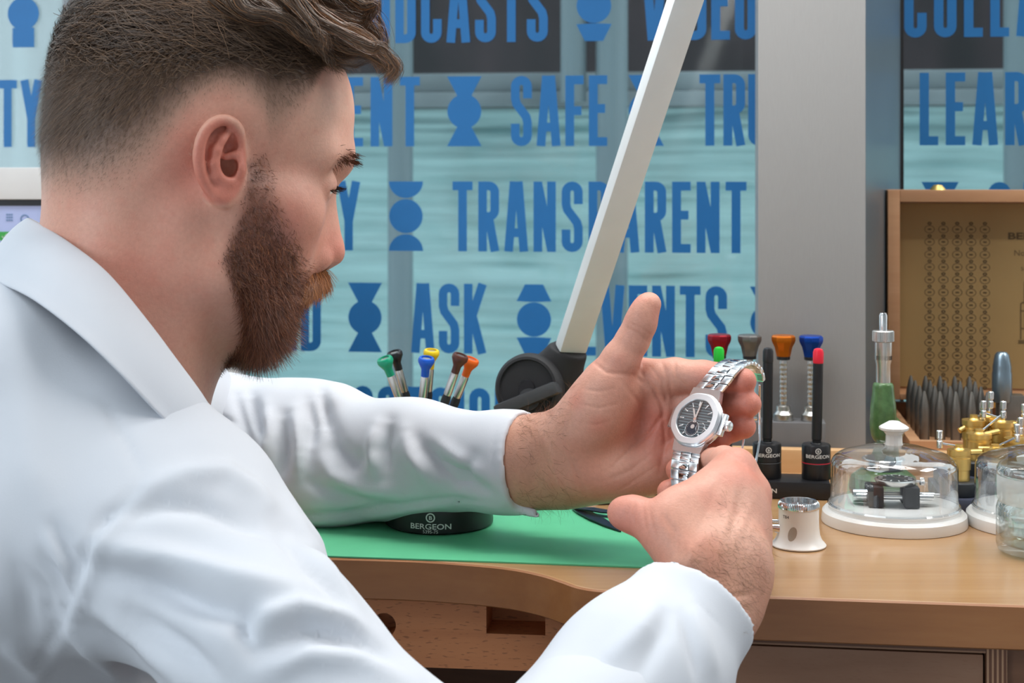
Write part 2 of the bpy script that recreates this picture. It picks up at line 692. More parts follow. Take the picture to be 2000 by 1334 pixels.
# pillar: flat grey front, splayed right cheek
pf, pb = 1.42, W0 - 0.012
sl0, sl1 = s_of(1481, pf), s_of(1690, pf)
sb0, sb1 = s_of(1475, pb), s_of(1757, pb)
def s2(s, d0):                    # to local coordinates of F0
    return (s - (d0 - W0) * math.tan(ALPHA) * 0.0, d0 - W0)
def plan(s, d0):
    w = WP(s, 0, d0)
    return (w.x, w.y)
pil = MB().prism([plan(sl0, pf), plan(sl1, pf), plan(sb1, pb), plan(sb0, pb)], SILL, 2.86)
pillar = struct(pil.build('wall_pillar', M_pillar, smooth=False))
pillar['label'] = 'grey metal-clad pillar between the two window panes'
side_plate = MB().prism([plan(sl1 + .0002, pf + .003), plan(sl1 + .0012, pf + .003), plan(sb1 + .0012, pb), plan(sb1 + .0002, pb)], SILL, 2.86)  # plate over the pillar's right cheek, its dark reflection put into the colour
side_plate.build('pillar_side_plate', mat('blue_grey_side_reflection', srgb(92, 108, 118), 0.35, metal=0.3, var=0.04, scale=6), pillar, smooth=False)
gk = MB().prism([plan(s_of(1756, pb + .001), pb - .004), plan(s_of(1763, pb + .001), pb - .004), plan(s_of(1763, pb), pb + .02), plan(s_of(1756, pb), pb + .02)], SILL, 2.86)
gk.build('window_gasket', M_dark, pillar, smooth=False)

def glass_mat():
    m = bpy.data.materials.new('window_glass')
    m.use_nodes = True
    nt = m.node_tree
    nt.nodes.remove(nt.nodes['Principled BSDF'])
    out = nt.nodes['Material Output']
    tr = nt.nodes.new('ShaderNodeBsdfTransparent')
    tr.inputs['Color'].default_value = (0.93, 0.97, 0.98, 1)
    gl = nt.nodes.new('ShaderNodeBsdfGlossy')
    gl.inputs['Roughness'].default_value = 0.06
    n = nt.nodes.new('ShaderNodeTexNoise')
    n.inputs['Scale'].default_value = 3.0
    mr = nt.nodes.new('ShaderNodeMapRange')
    mr.inputs['To Min'].default_value = 0.015
    mr.inputs['To Max'].default_value = 0.05
    nt.links.new(n.outputs['Fac'], mr.inputs['Value'])
    mx = nt.nodes.new('ShaderNodeMixShader')
    nt.links.new(mr.outputs[0], mx.inputs['Fac'])
    nt.links.new(tr.outputs[0], mx.inputs[1])
    nt.links.new(gl.outputs[0], mx.inputs[2])
    nt.links.new(mx.outputs[0], out.inputs['Surface'])
    return m
M_glass = glass_mat()
win_l = struct(MB().box(-2.2, s_of(1480), -0.0, 0.004, SILL, 2.86, F0).build('window_1', M_glass, smooth=False))
win_r = struct(MB().box(s_of(1759), 2.2, -0.0, 0.004, SILL, 2.86, F0).build('window_2', M_glass, smooth=False))

# ---- what lies outside: rippled teal sheeting, grey rail, posts, dark gap above
TS = 3.25
M_teal = mat('teal_sheeting', srgb(158, 196, 196), 0.6, var=0.10, scale=9.0, stretch=(0.5, 0.5, 5.0))
nx_, nz_ = 220, 420
u_ = np.linspace(-2.6, 2.6, nx_)
w_ = np.linspace(0.0, zw(212, TS), nz_)
U_, W_ = np.meshgrid(u_, w_, indexing='ij')
pp = np.stack([U_.ravel() * 2.2, np.zeros(U_.size), W_.ravel() * 30], 1)
rip = 0.012 * vnoise(pp, 1.0, 1) + 0.006 * vnoise(pp * np.array([3, 1, 2.3]), 1.0, 2) + 0.005 * np.abs(np.sin(W_.ravel() * 2 * math.pi / 0.052 + 0.9 * vnoise(pp * np.array([.7, 1, .1]), 1.0, 5)))
vv = np.stack([U_.ravel() * math.cos(ALPHA), TS - U_.ravel() * math.sin(ALPHA) - rip, W_.ravel()], 1)
ii = np.arange(nx_ * nz_).reshape(nx_, nz_)
qq = np.stack([ii[:-1, :-1].ravel(), ii[1:, :-1].ravel(), ii[1:, 1:].ravel(), ii[:-1, 1:].ravel()], 1)
teal = np_mesh('hoarding_sheet', vv, qq, M_teal)
tag(teal, 'rippled teal sheeting stretched outside behind the window lettering', 'sheeting')
sm = teal.modifiers.new('thickness', 'SOLIDIFY')
sm.thickness = 0.004
FT = frame_at(WP(0, 0, TS))
rail = MB().box(-2.6, 2.6, -0.09, -0.035, zw(211, TS), zw(183, TS), FT, bev=0.008)
rail.box(-2.6, 2.6, -0.07, -0.035, zw(183, TS), zw(146, TS), FT, bev=0.008)
tag(rail.build('hoarding_rail', mat('galvanised_rail', srgb(120, 134, 138), 0.5, var=0.2, scale=5)), 'grey metal rail along the top of the teal sheeting outside', 'rail')
FD = frame_at(WP(0, 0, 4.2))
m_gap, nt, b = new_mat('dark_shopfront')
tc = nt.nodes.new('ShaderNodeTexCoord')
mp = nt.nodes.new('ShaderNodeMapping')
mp.inputs['Scale'].default_value = (4, 4, 1.2)
nz1 = nt.nodes.new('ShaderNodeTexNoise')
nz1.inputs['Scale'].default_value = 1.6
nz1.inputs['Detail'].default_value = 3
rr = nt.nodes.new('ShaderNodeValToRGB')
rr.color_ramp.elements[0].position = 0.35
rr.color_ramp.elements[0].color = (*srgb(6, 8, 14), 1)
rr.color_ramp.elements[1].position = 0.8
rr.color_ramp.elements[1].color = (*srgb(56, 44, 48), 1)
nt.links.new(tc.outputs['Object'], mp.inputs['Vector'])
nt.links.new(mp.outputs[0], nz1.inputs['Vector'])
nt.links.new(nz1.outputs['Fac'], rr.inputs['Fac'])
nt.links.new(rr.outputs[0], b.inputs['Base Color'])
b.inputs['Roughness'].default_value = 0.9
tag(MB().box(-3.2, 3.2, 0, 0.1, 0.5, 3.2, FD).build('shopfront', m_gap), 'dark shopfront across the way above the teal sheeting', 'shopfront')
M_post = mat('grey_post', srgb(112, 132, 138), 0.5, metal=0.0, var=0.08, scale=4, stretch=(1, 1, 0.3))
for k, (px, wd, lab, top) in enumerate(((782, 0.050, 'grey steel post outside beside the word ASK', 2.4), (1195, 0.062, 'grey steel post outside behind the white lamp arm', 2.4), (38, 0.17, 'wide pale post outside at the left edge of the window', 2.4), (1998, 0.07, 'grey post outside at the far right pane above the wooden box', 2.4), (1120, 0.05, 'slim pale post outside near the upper words', 2.4))):
    dd = 3.0
    ss = s_of(px, dd)
    z0 = 0.0 if k != 4 else zw(200, dd)
    tag(MB().lathe([(wd / 2, z0), (wd / 2, top)], 20, Matrix.Translation(WP(ss, 0, dd))) .build('steel_post', M_post if k != 2 else mat('pale_post', srgb(140, 160, 162), 0.5, var=0.25, scale=3, stretch=(6, 6, 0.2))), lab, 'post', 'steel posts outside the window')

# ---- lettering on the glass
HGT = 137.0 * W0 / FPX
GS = 0.125
def arc(cx, cy, rx, ry, a0, a1, n=8):
    return [(cx + rx * math.cos(math.radians(a0 + (a1 - a0) * i / n)), cy + ry * math.sin(math.radians(a0 + (a1 - a0) * i / n))) for i in range(n + 1)]
def glyph(ch):
    w = 0.30
    h = GS / 2
    l, r, b, t, m = h, w - h, h, 1 - h, w / 2
    q = (r - l) / 2
    if ch == 'I':
        return GS, [[(h, 0), (h, 1)]]
    if ch == 'T':
        return 0.29, [[(0, t), (0.29, t)], [(0.145, 0), (0.145, 1)]]
    if ch == 'L':
        return 0.25, [[(l, 1), (l, b), (0.25, b)]]
    if ch == 'E':
        return 0.26, [[(0.26, t), (l, t), (l, b), (0.26, b)], [(l, 0.53), (0.23, 0.53)]]
    if ch == 'F':
        return 0.26, [[(0.26, t), (l, t), (l, 0)], [(l, 0.5), (0.23, 0.5)]]
    if ch == 'A':
        return 0.33, [[(0.055, 0), (0.135, 1)], [(0.275, 0), (0.195, 1)], [(0.09, 0.27), (0.24, 0.27)], [(0.12, t), (0.21, t)]]
    if ch == 'V':
        return 0.33, [[(0.055, 1), (0.135, 0)], [(0.275, 1), (0.195, 0)], [(0.12, b), (0.21, b)]]
    if ch == 'Y':
        return 0.33, [[(0.055, 1), (0.165, 0.42)], [(0.275, 1), (0.165, 0.42)], [(0.165, 0.46), (0.165, 0)]]
    if ch == 'N':
        return 0.32, [[(l, 0), (l, 1)], [(0.32 - h, 0), (0.32 - h, 1)], [(l, 0.98), (0.32 - h, 0.02)]]
    if ch == 'K':
        return 0.31, [[(l, 0), (l, 1)], [(0.27, 1), (l + 0.02, 0.42)], [(0.12, 0.56), (0.265, 0)]]
    if ch in 'OQ':
        return w, [arc(m, t - q, q, q, 0, 180) + arc(m, b + q, q, q, 180, 360) + [(r, t - q)]]
    if ch == 'C':
        return w, [[(r, 0.66)] + arc(m, t - q, q, q, 0, 180) + arc(m, b + q, q, q, 180, 360) + [(r, 0.34)]]
    if ch == 'G':
        return w, [[(r, 0.66)] + arc(m, t - q, q, q, 0, 180) + arc(m, b + q, q, q, 180, 360) + [(r, 0.47), (m, 0.47)]]
    if ch == 'U':
        return w, [[(l, 1)] + arc(m, b + q, q, q, 180, 360) + [(r, 1)]]
    if ch == 'D':
        return w, [[(l, b), (l, t), (m - 0.01, t)] + arc(m - 0.01, t - q, q + 0.01, q, 90, 0) + arc(m - 0.01, b + q, q + 0.01, q, 0, -90) + [(l, b)]]
    if ch in 'PRB':
        s = [[(l, 0), (l, 1)], [(l, t), (m, t)] + arc(m, t - q, q, q, 90, 0) + arc(m, 0.5 + q, q, q, 0, -90) + [(l, 0.5)]]
        if ch == 'R':
            s.append([(m, 0.5), (r + 0.005, 0)])
        if ch == 'B':
            s.append([(m, 0.5)] + arc(m, 0.5 - q, q, q, 90, 0) + arc(m, b + q, q, q, 0, -90) + [(l, b)])
        return w, s
    if ch == 'S':
        return w, [[(r, 0.68)] + arc(m, t - q, q, q, 0, 180) + [(l, 0.68), (l + 0.02, 0.60), (r - 0.02, 0.42), (r, 0.34)] + arc(m, b + q, q, q, 0, -180) + [(l, 0.32)]]
    return w, []
def stroke(pts, wd):
    """polyline -> mitred flat strip"""
    pts = [Vector((p[0], p[1])) for p in pts]
    cl = [pts[0]]
    for p in pts[1:]:
        if (p - cl[-1]).length > 1e-5:
            cl.append(p)
    pts = cl
    closed = (pts[0] - pts[-1]).length < 1e-4
    if closed:
        pts = pts[:-1]
    n = len(pts)
    v = []
    for i in range(n):
        a = pts[i - 1] if (i > 0 or closed) else None
        c = pts[(i + 1) % n] if (i < n - 1 or closed) else None
        d0 = (pts[i] - a).normalized() if a is not None else (c - pts[i]).normalized()
        d1 = (c - pts[i]).normalized() if c is not None else d0
        n0 = Vector((-d0.y, d0.x))
        n1 = Vector((-d1.y, d1.x))
        mm = (n0 + n1)
        mm.normalize()
        sc = (wd / 2) / max(0.35, mm.dot(n0))
        v += [pts[i] + mm * sc, pts[i] - mm * sc]
    f = []
    for i in range(n if closed else n - 1):
        j = (i + 1) % n
        f.append((2 * i, 2 * i + 1, 2 * j + 1, 2 * j))
    return [(p.x, p.y) for p in v], f
M_vinyl = mat('blue_vinyl', srgb(36, 118, 184), 0.45, var=0.03, scale=30)
GM = {}
def letter_obj(ch, parent, sx):
    if ch not in GM:
        w, st = glyph(ch)
        b = MB()
        for k, s in enumerate(st):
            v, f = stroke(s, GS)
            b.add([(p[0] * HGT, -0.0006 - 0.00004 * k, p[1] * HGT) for p in v], f)
        me = bpy.data.meshes.new('letter')
        me.from_pydata([tuple(p) for p in b.v], [], b.f)
        me.materials.append(M_vinyl)
        GM[ch] = (w, me)
    w, me = GM[ch]
    if parent is not None:
        o = bpy.data.objects.new('letter', me)
        COL.objects.link(o)
        o.parent = parent
        o.location = (sx, 0, 0)
    return w
ROWZ = [zw(82), zw(285.5), zw(491.5), zw(692), zw(896)]
def word(txt, px0, row, label, gap=0.085, px1=None):
    s0 = s_of(px0)
    ws = [letter_obj(c, None, 0) for c in txt]
    if px1 is not None and len(txt) > 1:
        gap = ((s_of(px1) - s0) / HGT - sum(ws)) / (len(txt) - 1)
    t = thing('window_lettering', label, 'lettering', WP(s0, ROWZ[row]), -ALPHA, 'blue words on the window')
    x = 0
    for c, w in zip(txt, ws):
        letter_obj(c, t, x)
        x += (w + gap) * HGT
    return t
word('PODCASTS', 672, 0, 'blue word PODCASTS on the window, top row', px1=1070)
word('VIDEOS', 1255, 0, 'blue word VIDEOS on the window beside the lamp arm, top row', px1=1530)
word('COLLABORATE', 1766, 0, 'blue word beginning COLLA at the top of the right window pane', gap=0.10)
word('CLARITY', -200, 1, 'blue word ending in TY behind the head at the left edge', px1=82)
word('TRANSPARENT', 240, 1, 'blue word ending in ENT beside the forehead', px1=820)
word('SAFE', 998, 1, 'blue word SAFE on the window left of the lamp arm', px1=1186)
word('TRUST', 1366, 1, 'blue word beginning TRU right of the lamp arm, cut by the pillar', px1=1600)
word('LEARN', 1796, 1, 'blue word LEARN on the right window pane', gap=0.10)
word('QUALITY', 380, 2, 'blue word ending in Y beside the nose', px1=703)
word('TRANSPARENT', 884, 2, 'blue word TRANSPARENT behind the lamp arm, third row', px1=1458)
word('SAFE', 1930, 2, 'blue word just showing above the wooden box lid at the right edge', gap=0.10)
word('BRAND', 392, 3, 'blue word ending in D beside the beard', px1=627)
word('ASK', 804, 3, 'blue word ASK above the small screwdrivers', px1=948)
word('EVENTS', 1128, 3, 'blue word EVENTS behind the raised thumb', px1=1420)
word('OCCASION', 640, 4, 'blue word in the lowest row behind the small screwdrivers', px1=1010)
word('LE', 470, 4, 'short blue word in the lowest row beside the beard tip', gap=0.10)

def motif(px, row, kind, label):
    t = thing('window_motif', label, 'motif', WP(s_of(px), ROWZ[row]), -ALPHA, 'blue round motifs on the window')
    H, R = HGT, 0.245 * HGT
    def poly(name, pts, dy=0.0):
        b = MB()
        b.add([(x, -0.0006 + dy, z) for x, z in pts], [list(range(len(pts)))])
        b.build(name, M_vinyl, t, smooth=False)
    top, bot = kind
    poly('disc', [(R * math.cos(a), 0.5 * H + R * math.sin(a)) for a in [2 * math.pi * i / 40 for i in range(40)]], -0.0001)
    w = 0.25 * H
    shp = {'v': [(-w, H), (w, H), (0.07 * H, 0.66 * H), (-0.07 * H, 0.66 * H)],
           'trap': [(-0.13 * H, H), (0.13 * H, H), (w, 0.76 * H), (0.06 * H, 0.75 * H), (-0.06 * H, 0.75 * H), (-w, 0.76 * H)],
           'bowl': [(w * math.cos(math.radians(a)), H + 0.24 * H * math.sin(math.radians(a))) for a in range(0, -181, -12)]}
    poly('cap', shp[top])
    flip = {k: [(x, H - z) for x, z in v] for k, v in shp.items()}
    flip['rect'] = [(-0.17 * H, 0), (0.17 * H, 0), (0.17 * H, 0.29 * H), (-0.17 * H, 0.29 * H)]
    poly('foot', flip[bot])
motif(46, 0, ('v', 'rect'), 'blue disc and block motif at the top left corner of the window')
motif(1160, 0, ('v', 'trap'), 'blue round motif between PODCASTS and VIDEOS')
motif(907, 1, ('v', 'v'), 'blue hourglass motif left of the word SAFE')
motif(1262, 1, ('v', 'v'), 'blue motif mostly hidden by the lamp arm, second row')
motif(793, 2, ('bowl', 'bowl'), 'blue motif with bowl and dome left of TRANSPARENT')
motif(1836, 2, ('v', 'v'), 'blue motif just above the wooden box lid')
motif(713, 3, ('v', 'v'), 'blue hourglass motif left of the word ASK')
motif(1043, 3, ('trap', 'trap'), 'blue lantern-shaped motif right of the word ASK')
motif(1500, 3, ('v', 'v'), 'blue motif at the pillar edge after EVENTS')
motif(592, 4, ('v', 'v'), 'blue motif in the lowest row behind the white sleeve')

# ================================================================== THE BENCH
bench = thing('workbench', 'beech workbench with a curved front cutout and drawer cabinet', 'workbench', (0, 0, 0))
front = [(-0.95, 1.128), (-0.6, 1.0905), (-0.35, 1.0635), (-0.1317, 1.0395), (-0.0688, 1.0327), (-0.0272, 1.0225), (0.0, 1.0115), (0.0199, 0.996), (0.0326, 0.9805), (0.0413, 0.9685), (0.0520, 0.9610), (0.0670, 0.9575), (0.0817, 0.9555), (0.1496, 0.9463), (0.309, 0.926), (0.75, 0.868)]
def catmull(pts, n=6):
    out = []
    p = [pts[0]] + list(pts) + [pts[-1]]
    for i in range(1, len(p) - 2):
        for k in range(n):
            t = k / n
            a, b, c, d = [np.array(q, float) for q in p[i - 1:i + 3]]
            out.append(tuple(0.5 * (2 * b + (c - a) * t + (2 * a - 5 * b + 4 * c - d) * t * t + (3 * b - a - 3 * c + d) * t ** 3)))
    out.append(tuple(pts[-1]))
    return out
fr = catmull(front[3:14], 5)
outline = front[:3] + fr + front[14:]
bl, br_ = WP(-0.95, 0, LEDGE0), WP(0.75, 0, LEDGE0)
top_out = outline + [(br_.x + 0.06, br_.y), (bl.x, bl.y)]
MB().prism(top_out, TABLE - 0.027, TABLE).build('worktop', W_top, bench, bevel=0.0012, smooth=False)
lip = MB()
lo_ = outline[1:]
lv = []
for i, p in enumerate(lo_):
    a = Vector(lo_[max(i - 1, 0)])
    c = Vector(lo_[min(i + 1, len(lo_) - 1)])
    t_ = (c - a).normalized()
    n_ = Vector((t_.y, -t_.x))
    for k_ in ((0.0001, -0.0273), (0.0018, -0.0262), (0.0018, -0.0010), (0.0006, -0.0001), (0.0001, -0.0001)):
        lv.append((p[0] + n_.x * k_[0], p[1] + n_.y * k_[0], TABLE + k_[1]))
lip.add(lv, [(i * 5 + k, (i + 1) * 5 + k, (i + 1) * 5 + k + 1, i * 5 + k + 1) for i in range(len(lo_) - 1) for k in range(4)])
lip.build('front_edge_strip', W_edge, bench)
FL = frame_at(WP(0, 0, LEDGE0))
MB().box(-0.95, 0.86, 0.0002, 0.014, TABLE - 0.027, LEDGE_Z, FL, bev=0.0015).build('rear_rail', W_ledge, bench)
MB().box(-0.95, 0.86, 0.0143, 0.050, TABLE - 0.027, TABLE, FL).build('rear_shelf', W_ledge, bench, smooth=False)
MB().prism([plan(sl1 + 0.004, 1.4125), plan(0.86, 1.4125), plan(0.86, 1.775), plan(sb1 + 0.006, 1.775)], TABLE - 0.027, TABLE).build('rear_shelf', W_ledge, bench, smooth=False)
# apron with a round hole and a rectangular slot
ap0 = Vector((-0.75, 1.0395 + 0.012 + 0.618 * 0.108, 0))
ap_dir = Vector((1, -0.108, 0)).normalized()
AM = Matrix.Translation(ap0) @ Matrix.Rotation(math.atan2(ap_dir.y, ap_dir.x), 4, 'Z')
AMi = AM.inverted()
def apron_xy(px, py):
    u = (px - 1000) / FPX
    # intersect the ray with the apron face
    d = (ap0.y + 0.108 * ap0.x) / (1 + 0.108 * u)
    q = AMi @ P(px, py, d)
    return q.x, q.z
x_end = apron_xy(1142, 1250)[0]
zb = apron_xy(900, 1306)[1]
def bool_cut(o, cutter):
    md = o.modifiers.new('cut', 'BOOLEAN')
    md.object = cutter
    md.solver = 'EXACT'
    dg = bpy.context.evaluated_depsgraph_get()
    me = bpy.data.meshes.new_from_object(o.evaluated_get(dg))
    o.modifiers.clear()
    o.data = me
    bpy.data.objects.remove(cutter, do_unlink=True)
apr = MB().box(0.0, x_end, 0.0, 0.035, zb, TABLE - 0.0271).build('apron', W_apron, None, smooth=False)
hx, hz = apron_xy(750, 1221)
c1 = MB().cyl((hx, -0.01, hz), (hx, 0.022, hz), 0.0082, n=40).build('cut', None)
bool_cut(apr, c1)
nx0, nz1 = apron_xy(950, 1170)
nx1, nz0 = apron_xy(1065, 1241)
c2 = MB().box(nx0, nx1, -0.01, 0.032, nz0, nz1).build('cut', None, smooth=False)
bool_cut(apr, c2)
apr.parent = bench
apr.matrix_local = AM
apr['label'] = 'beech apron board with a round hole and a rectangular slot'
# drawer cabinet under the right wing
C0 = 0.982
CF = frame_at(WP(0, 0, C0))
cx0 = s_of(1141, C0)
cx1 = s_of(1926, C0)
zc = TABLE - 0.0272
MB().box(cx0, cx0 + 0.0125, 0, 0.33, 0.02, zc, CF).build('side_panel', M_ply_v, bench, smooth=False)
MB().box(cx1, cx1 + 0.0125, 0, 0.33, 0.02, zc, CF).build('side_panel', M_ply_v, bench, smooth=False)
MB().box(cx0 + 0.0126, cx1 - 0.0001, 0.0005, 0.33, zc - 0.0075, zc, CF).build('top_rail', M_ply_h, bench, smooth=False)
W_drawer = wood('drawer_beech', srgb(150, 108, 82), srgb(160, 118, 92), srgb(168, 128, 102), rough=0.5, axis=0, fleck=0.15, fleck_col=srgb(130, 86, 62))
MB().box(cx0 + 0.014, cx1 - 0.0014, 0.002, 0.02, zc - 0.15, zc - 0.0090, CF, bev=0.0006).build('drawer_front', W_drawer, bench)
MB().box(cx0 + 0.014, cx1 - 0.0014, 0.002, 0.02, 0.40, zc - 0.1515, CF, bev=0.0006).build('drawer_front', W_drawer, bench)
MB().box(cx0 + 0.013, cx1, 0.03, 0.33, 0.02, zc - 0.008, CF).build('cabinet_box', W_dark, bench, smooth=False)
MB().box(cx1 + 0.0128, cx1 + 0.14, 0.004, 0.03, 0.02, zc, CF).build('filler_panel', W_dark, bench, smooth=False)
MB().box(-0.95, 0.86, 0.02, 0.04, 0.02, TABLE - 0.028, FL).build('back_panel', W_dark, bench, smooth=False)
MB().box(-0.95, -0.92, -0.22, 0.02, 0.02, TABLE - 0.028, FL).build('side_panel', W_dark, bench, smooth=False)

# green mat
M_mat = mat('green_mat', srgb(96, 190, 142), 0.42, var=0.03, scale=60, bump=0.05, bscale=900)
mr = [T(560, 1086), T(620, 1088), T(1000, 1101), T(1272, 1111), T(1290, 1094), T(1303, 1002), T(560, 982)]
tag(MB().prism([(p.x, p.y) for p in mr], TABLE + 0.0001, TABLE + 0.0011).build('work_mat', M_mat, smooth=False), 'green plastic work mat lying on the bench under the arms', 'mat')

# ================================================================== THE PERSON
person = thing('person', 'bearded man in a white lab coat leaning over the bench to examine a watch', 'person', (-0.33, 1.02, 0.0))
PLOC = np.array([-0.33, 1.02, 0.0])

# ---- head, built in its own frame: F towards the face, L towards his left, U up (metres)
HT = math.radians(16.0)
HC = np.array([-0.203, 0.99, CAM_Z])
HF = np.array([math.cos(HT), math.sin(HT), 0.0])
HL = np.array([-math.sin(HT), math.cos(HT), 0.0])
HU = np.array([0.0, 0.0, 1.0])
def h2w(p):
    p = np.asarray(p, float)
    return HC + p[..., 0:1] * HF + p[..., 1:2] * HL + p[..., 2:3] * HU
def rotFU(deg):
    """axes of an ellipsoid pitched forward and down by deg"""
    c, s = math.cos(math.radians(deg)), math.sin(math.radians(deg))
    return [[c, 0, -s], [0, 1, 0], [s, 0, c]]
mm = 0.001
def V3(*a):
    return np.array(a, float) * mm

def build_head():
    S = SDF((-0.135, -0.120, -0.185), (0.125, 0.120, 0.140), 0.0014)
    R20 = rotFU(20)
    S.ell(V3(1, 0, 39), V3(95, 75, 84), R20, k=0)
    S.ell(V3(42, 0, 36), V3(56, 60, 58), R20, k=0.02)
    S.ell(V3(-32, 0, 12), V3(58, 67, 58), R20, k=0.02)
    # face mass
    S.ell(V3(38, 0, -34), V3(40, 53, 62), rotFU(24), k=0.02)
    S.ell(V3(60, 0, -60), V3(18, 26, 32), rotFU(26), k=0.015)
    for s in (-1, 1):
        S.cone(V3(90, 6 * s, 7), V3(74, 42 * s, 8), 0.0085, 0.009, k=0.016)      # brow
        S.ell(V3(52, 43 * s, -28), V3(20, 14, 14), R20, k=0.024)               # cheekbone
        S.cone(V3(50, 48 * s, -24), V3(12, 63 * s, -12), 0.010, 0.008, k=0.022)   # zygomatic arch
        S.ell(V3(95, 32 * s, -9), V3(17, 17, 10), R20, k=0.010, op='s')       # socket
        S.ell(V3(72.5, 32 * s, -9), V3(13, 14, 12), R20, k=0.004)               # closed-down lids
        S.cone(V3(83.5, 22 * s, -12), V3(80.5, 41 * s, -15), 0.0016, 0.0014, k=0.001, op='s')   # lid slit
        S.cone(V3(10, 52 * s, -66), V3(16, 60 * s, -16), 0.012, 0.010, k=0.022)   # ramus
        S.cone(V3(6, 50 * s, -64), V3(32, 14 * s, -100), 0.013, 0.012, k=0.022)   # jaw line
        S.ell(V3(34, 36 * s, -60), V3(28, 16, 32), R20, k=0.02)                # cheek
    S.ell(V3(55, 0, -78), V3(14, 22, 13), R20, k=0.012)
    S.ell(V3(34, 0, -100), V3(16, 20, 15), R20, k=0.015)
    S.ell(V3(16, 0, -88), V3(34, 34, 18), rotFU(25), k=0.02)
    # nose
    S.cone(V3(79, 0, -4), V3(86, 0, -48), 0.0060, 0.0080, k=0.009)
    S.cone(V3(70, 0, -20), V3(74, 0, -52), 0.0120, 0.0130, k=0.012)
    S.ell(V3(85.5, 0, -55), V3(10.5, 9.5, 9.0), R20, k=0.006)
    for s in (-1, 1):
        S.ell(V3(75, 11.5 * s, -58), V3(10, 6.5, 8), R20, k=0.005)
        S.ell(V3(79, 6.6 * s, -66), V3(6.0, 3.2, 5), R20, k=0.0015, op='s')
    S.cone(V3(84, 0, -63), V3(70, 0, -66), 0.0028, 0.003, k=0.004)
    # mouth line and lips under the moustache
    S.ell(V3(66, 0, -80), V3(5, 18, 4), R20, k=0.005)
    S.ell(V3(58, 0, -89), V3(6, 17, 5), R20, k=0.005)
    S.cone(V3(69, -16, -85), V3(69, 16, -85), 0.0014, k=0.001, op='s')
    # neck
    S.cone(V3(-22, 0, -24), V3(-60, 0, -175), 0.052, 0.058, k=0.03)
    S.cone(V3(-26, 0, -60), V3(-60, 0, -180), 0.050, 0.054, k=0.02)
    S.cone(V3(-44, 0, -8), V3(-58, 0, -90), 0.042, 0.045, k=0.03)
    for s in (-1, 1):
        S.cone(V3(-12, 54 * s, -30), V3(-34, 34 * s, -170), 0.012, 0.014, k=0.02)
        S.cone(V3(-50, 34 * s, -50), V3(-90, 66 * s, -175), 0.018, 0.028, k=0.03)
    S.ell(V3(-8, 0, -128), V3(8, 9, 10), k=0.012)
    # ears
    for s in (-1, 1):
        fl = math.radians(14)
        ex = np.array([math.cos(fl), -s * math.sin(fl), 0])
        ez = np.array([0.04, 0.06 * s, 1.0])
        ez /= np.linalg.norm(ez)
        en = np.array([math.sin(fl), s * math.cos(fl), 0])
        c = V3(8, 78 * s, 5)
        def E(x, z, n=0.0):
            return c + (ex * x + ez * z + en * n) * (0.88 * mm)
        Rm = [ex, ez, en]
        S.ell(E(-1, 0, -3), V3(14, 25, 3.2), Rm, k=0.003)
        S.ell(E(3, -20, -3), V3(8, 9, 3.4), Rm, k=0.003)
        S.cone(E(8, 6, -10), E(6, -8, -10), 0.010, 0.009, k=0.006)
        hx = [E(7, 3, -2), E(13, 10, -1.5), E(12.5, 19, 0), E(7, 25.5, 1.5), E(-1, 27.5, 2), E(-9, 24, 2), E(-14.5, 16, 2.2), E(-16.5, 6, 2.2), E(-15.5, -4, 1.6), E(-12, -13, 0.6), E(-7, -20, 0), E(-2, -25, 0)]
        S.ell(E(5, 3, 2), V3(8.0, 13, 4.5), Rm, k=0.003, op='s')
        S.ell(E(-8.5, 10, 2.2), V3(3.2, 14, 2.6), Rm, k=0.003, op='s')
        hr = [2.4, 2.7, 2.9, 3.0, 3.1, 3.2, 3.2, 3.2, 3.1, 2.9, 2.7, 2.7]
        hp = catmull([tuple(p) + (r_ * mm,) for p, r_ in zip(hx, hr)], 4)
        S.chain([p[:3] for p in hp], [p[3] for p in hp], k=0.0016)
        S.chain([E(3, -14.5, 1), E(-3, -10, 1.5), E(-5.5, -2, 1.8), E(-4, 7, 1.6), E(0, 14, 1.0), E(4, 19, 0)], [x * mm for x in (3.2, 3.0, 3.0, 2.9, 2.5, 2.0)], k=0.003)
        S.ell(E(3, -24, -0.5), V3(6.8, 7.2, 4.2), Rm, k=0.004)
        S.ell(E(12.5, -4.5, 0.5), V3(4.5, 6.5, 4.0), Rm, k=0.004)
        S.ell(E(6.5, -14.5, 1.2), V3(4, 3.2, 3.0), Rm, k=0.003)
        S.ell(E(6.5, -3.5, -3), V3(5.5, 7.0, 7.5), Rm, k=0.0025, op='s')
        S.ell(E(6, 9, -1.5), V3(5, 5.0, 4.0), Rm, k=0.0025, op='s')
        S.cone(E(4, 2.5, -2), E(13, 4.5, -1), 0.0022, 0.003, k=0.002)
    v, q = S.mesh()
    v = relax(v, q, 2, 0.5)
    return v, q
head_v, head_q = build_head()

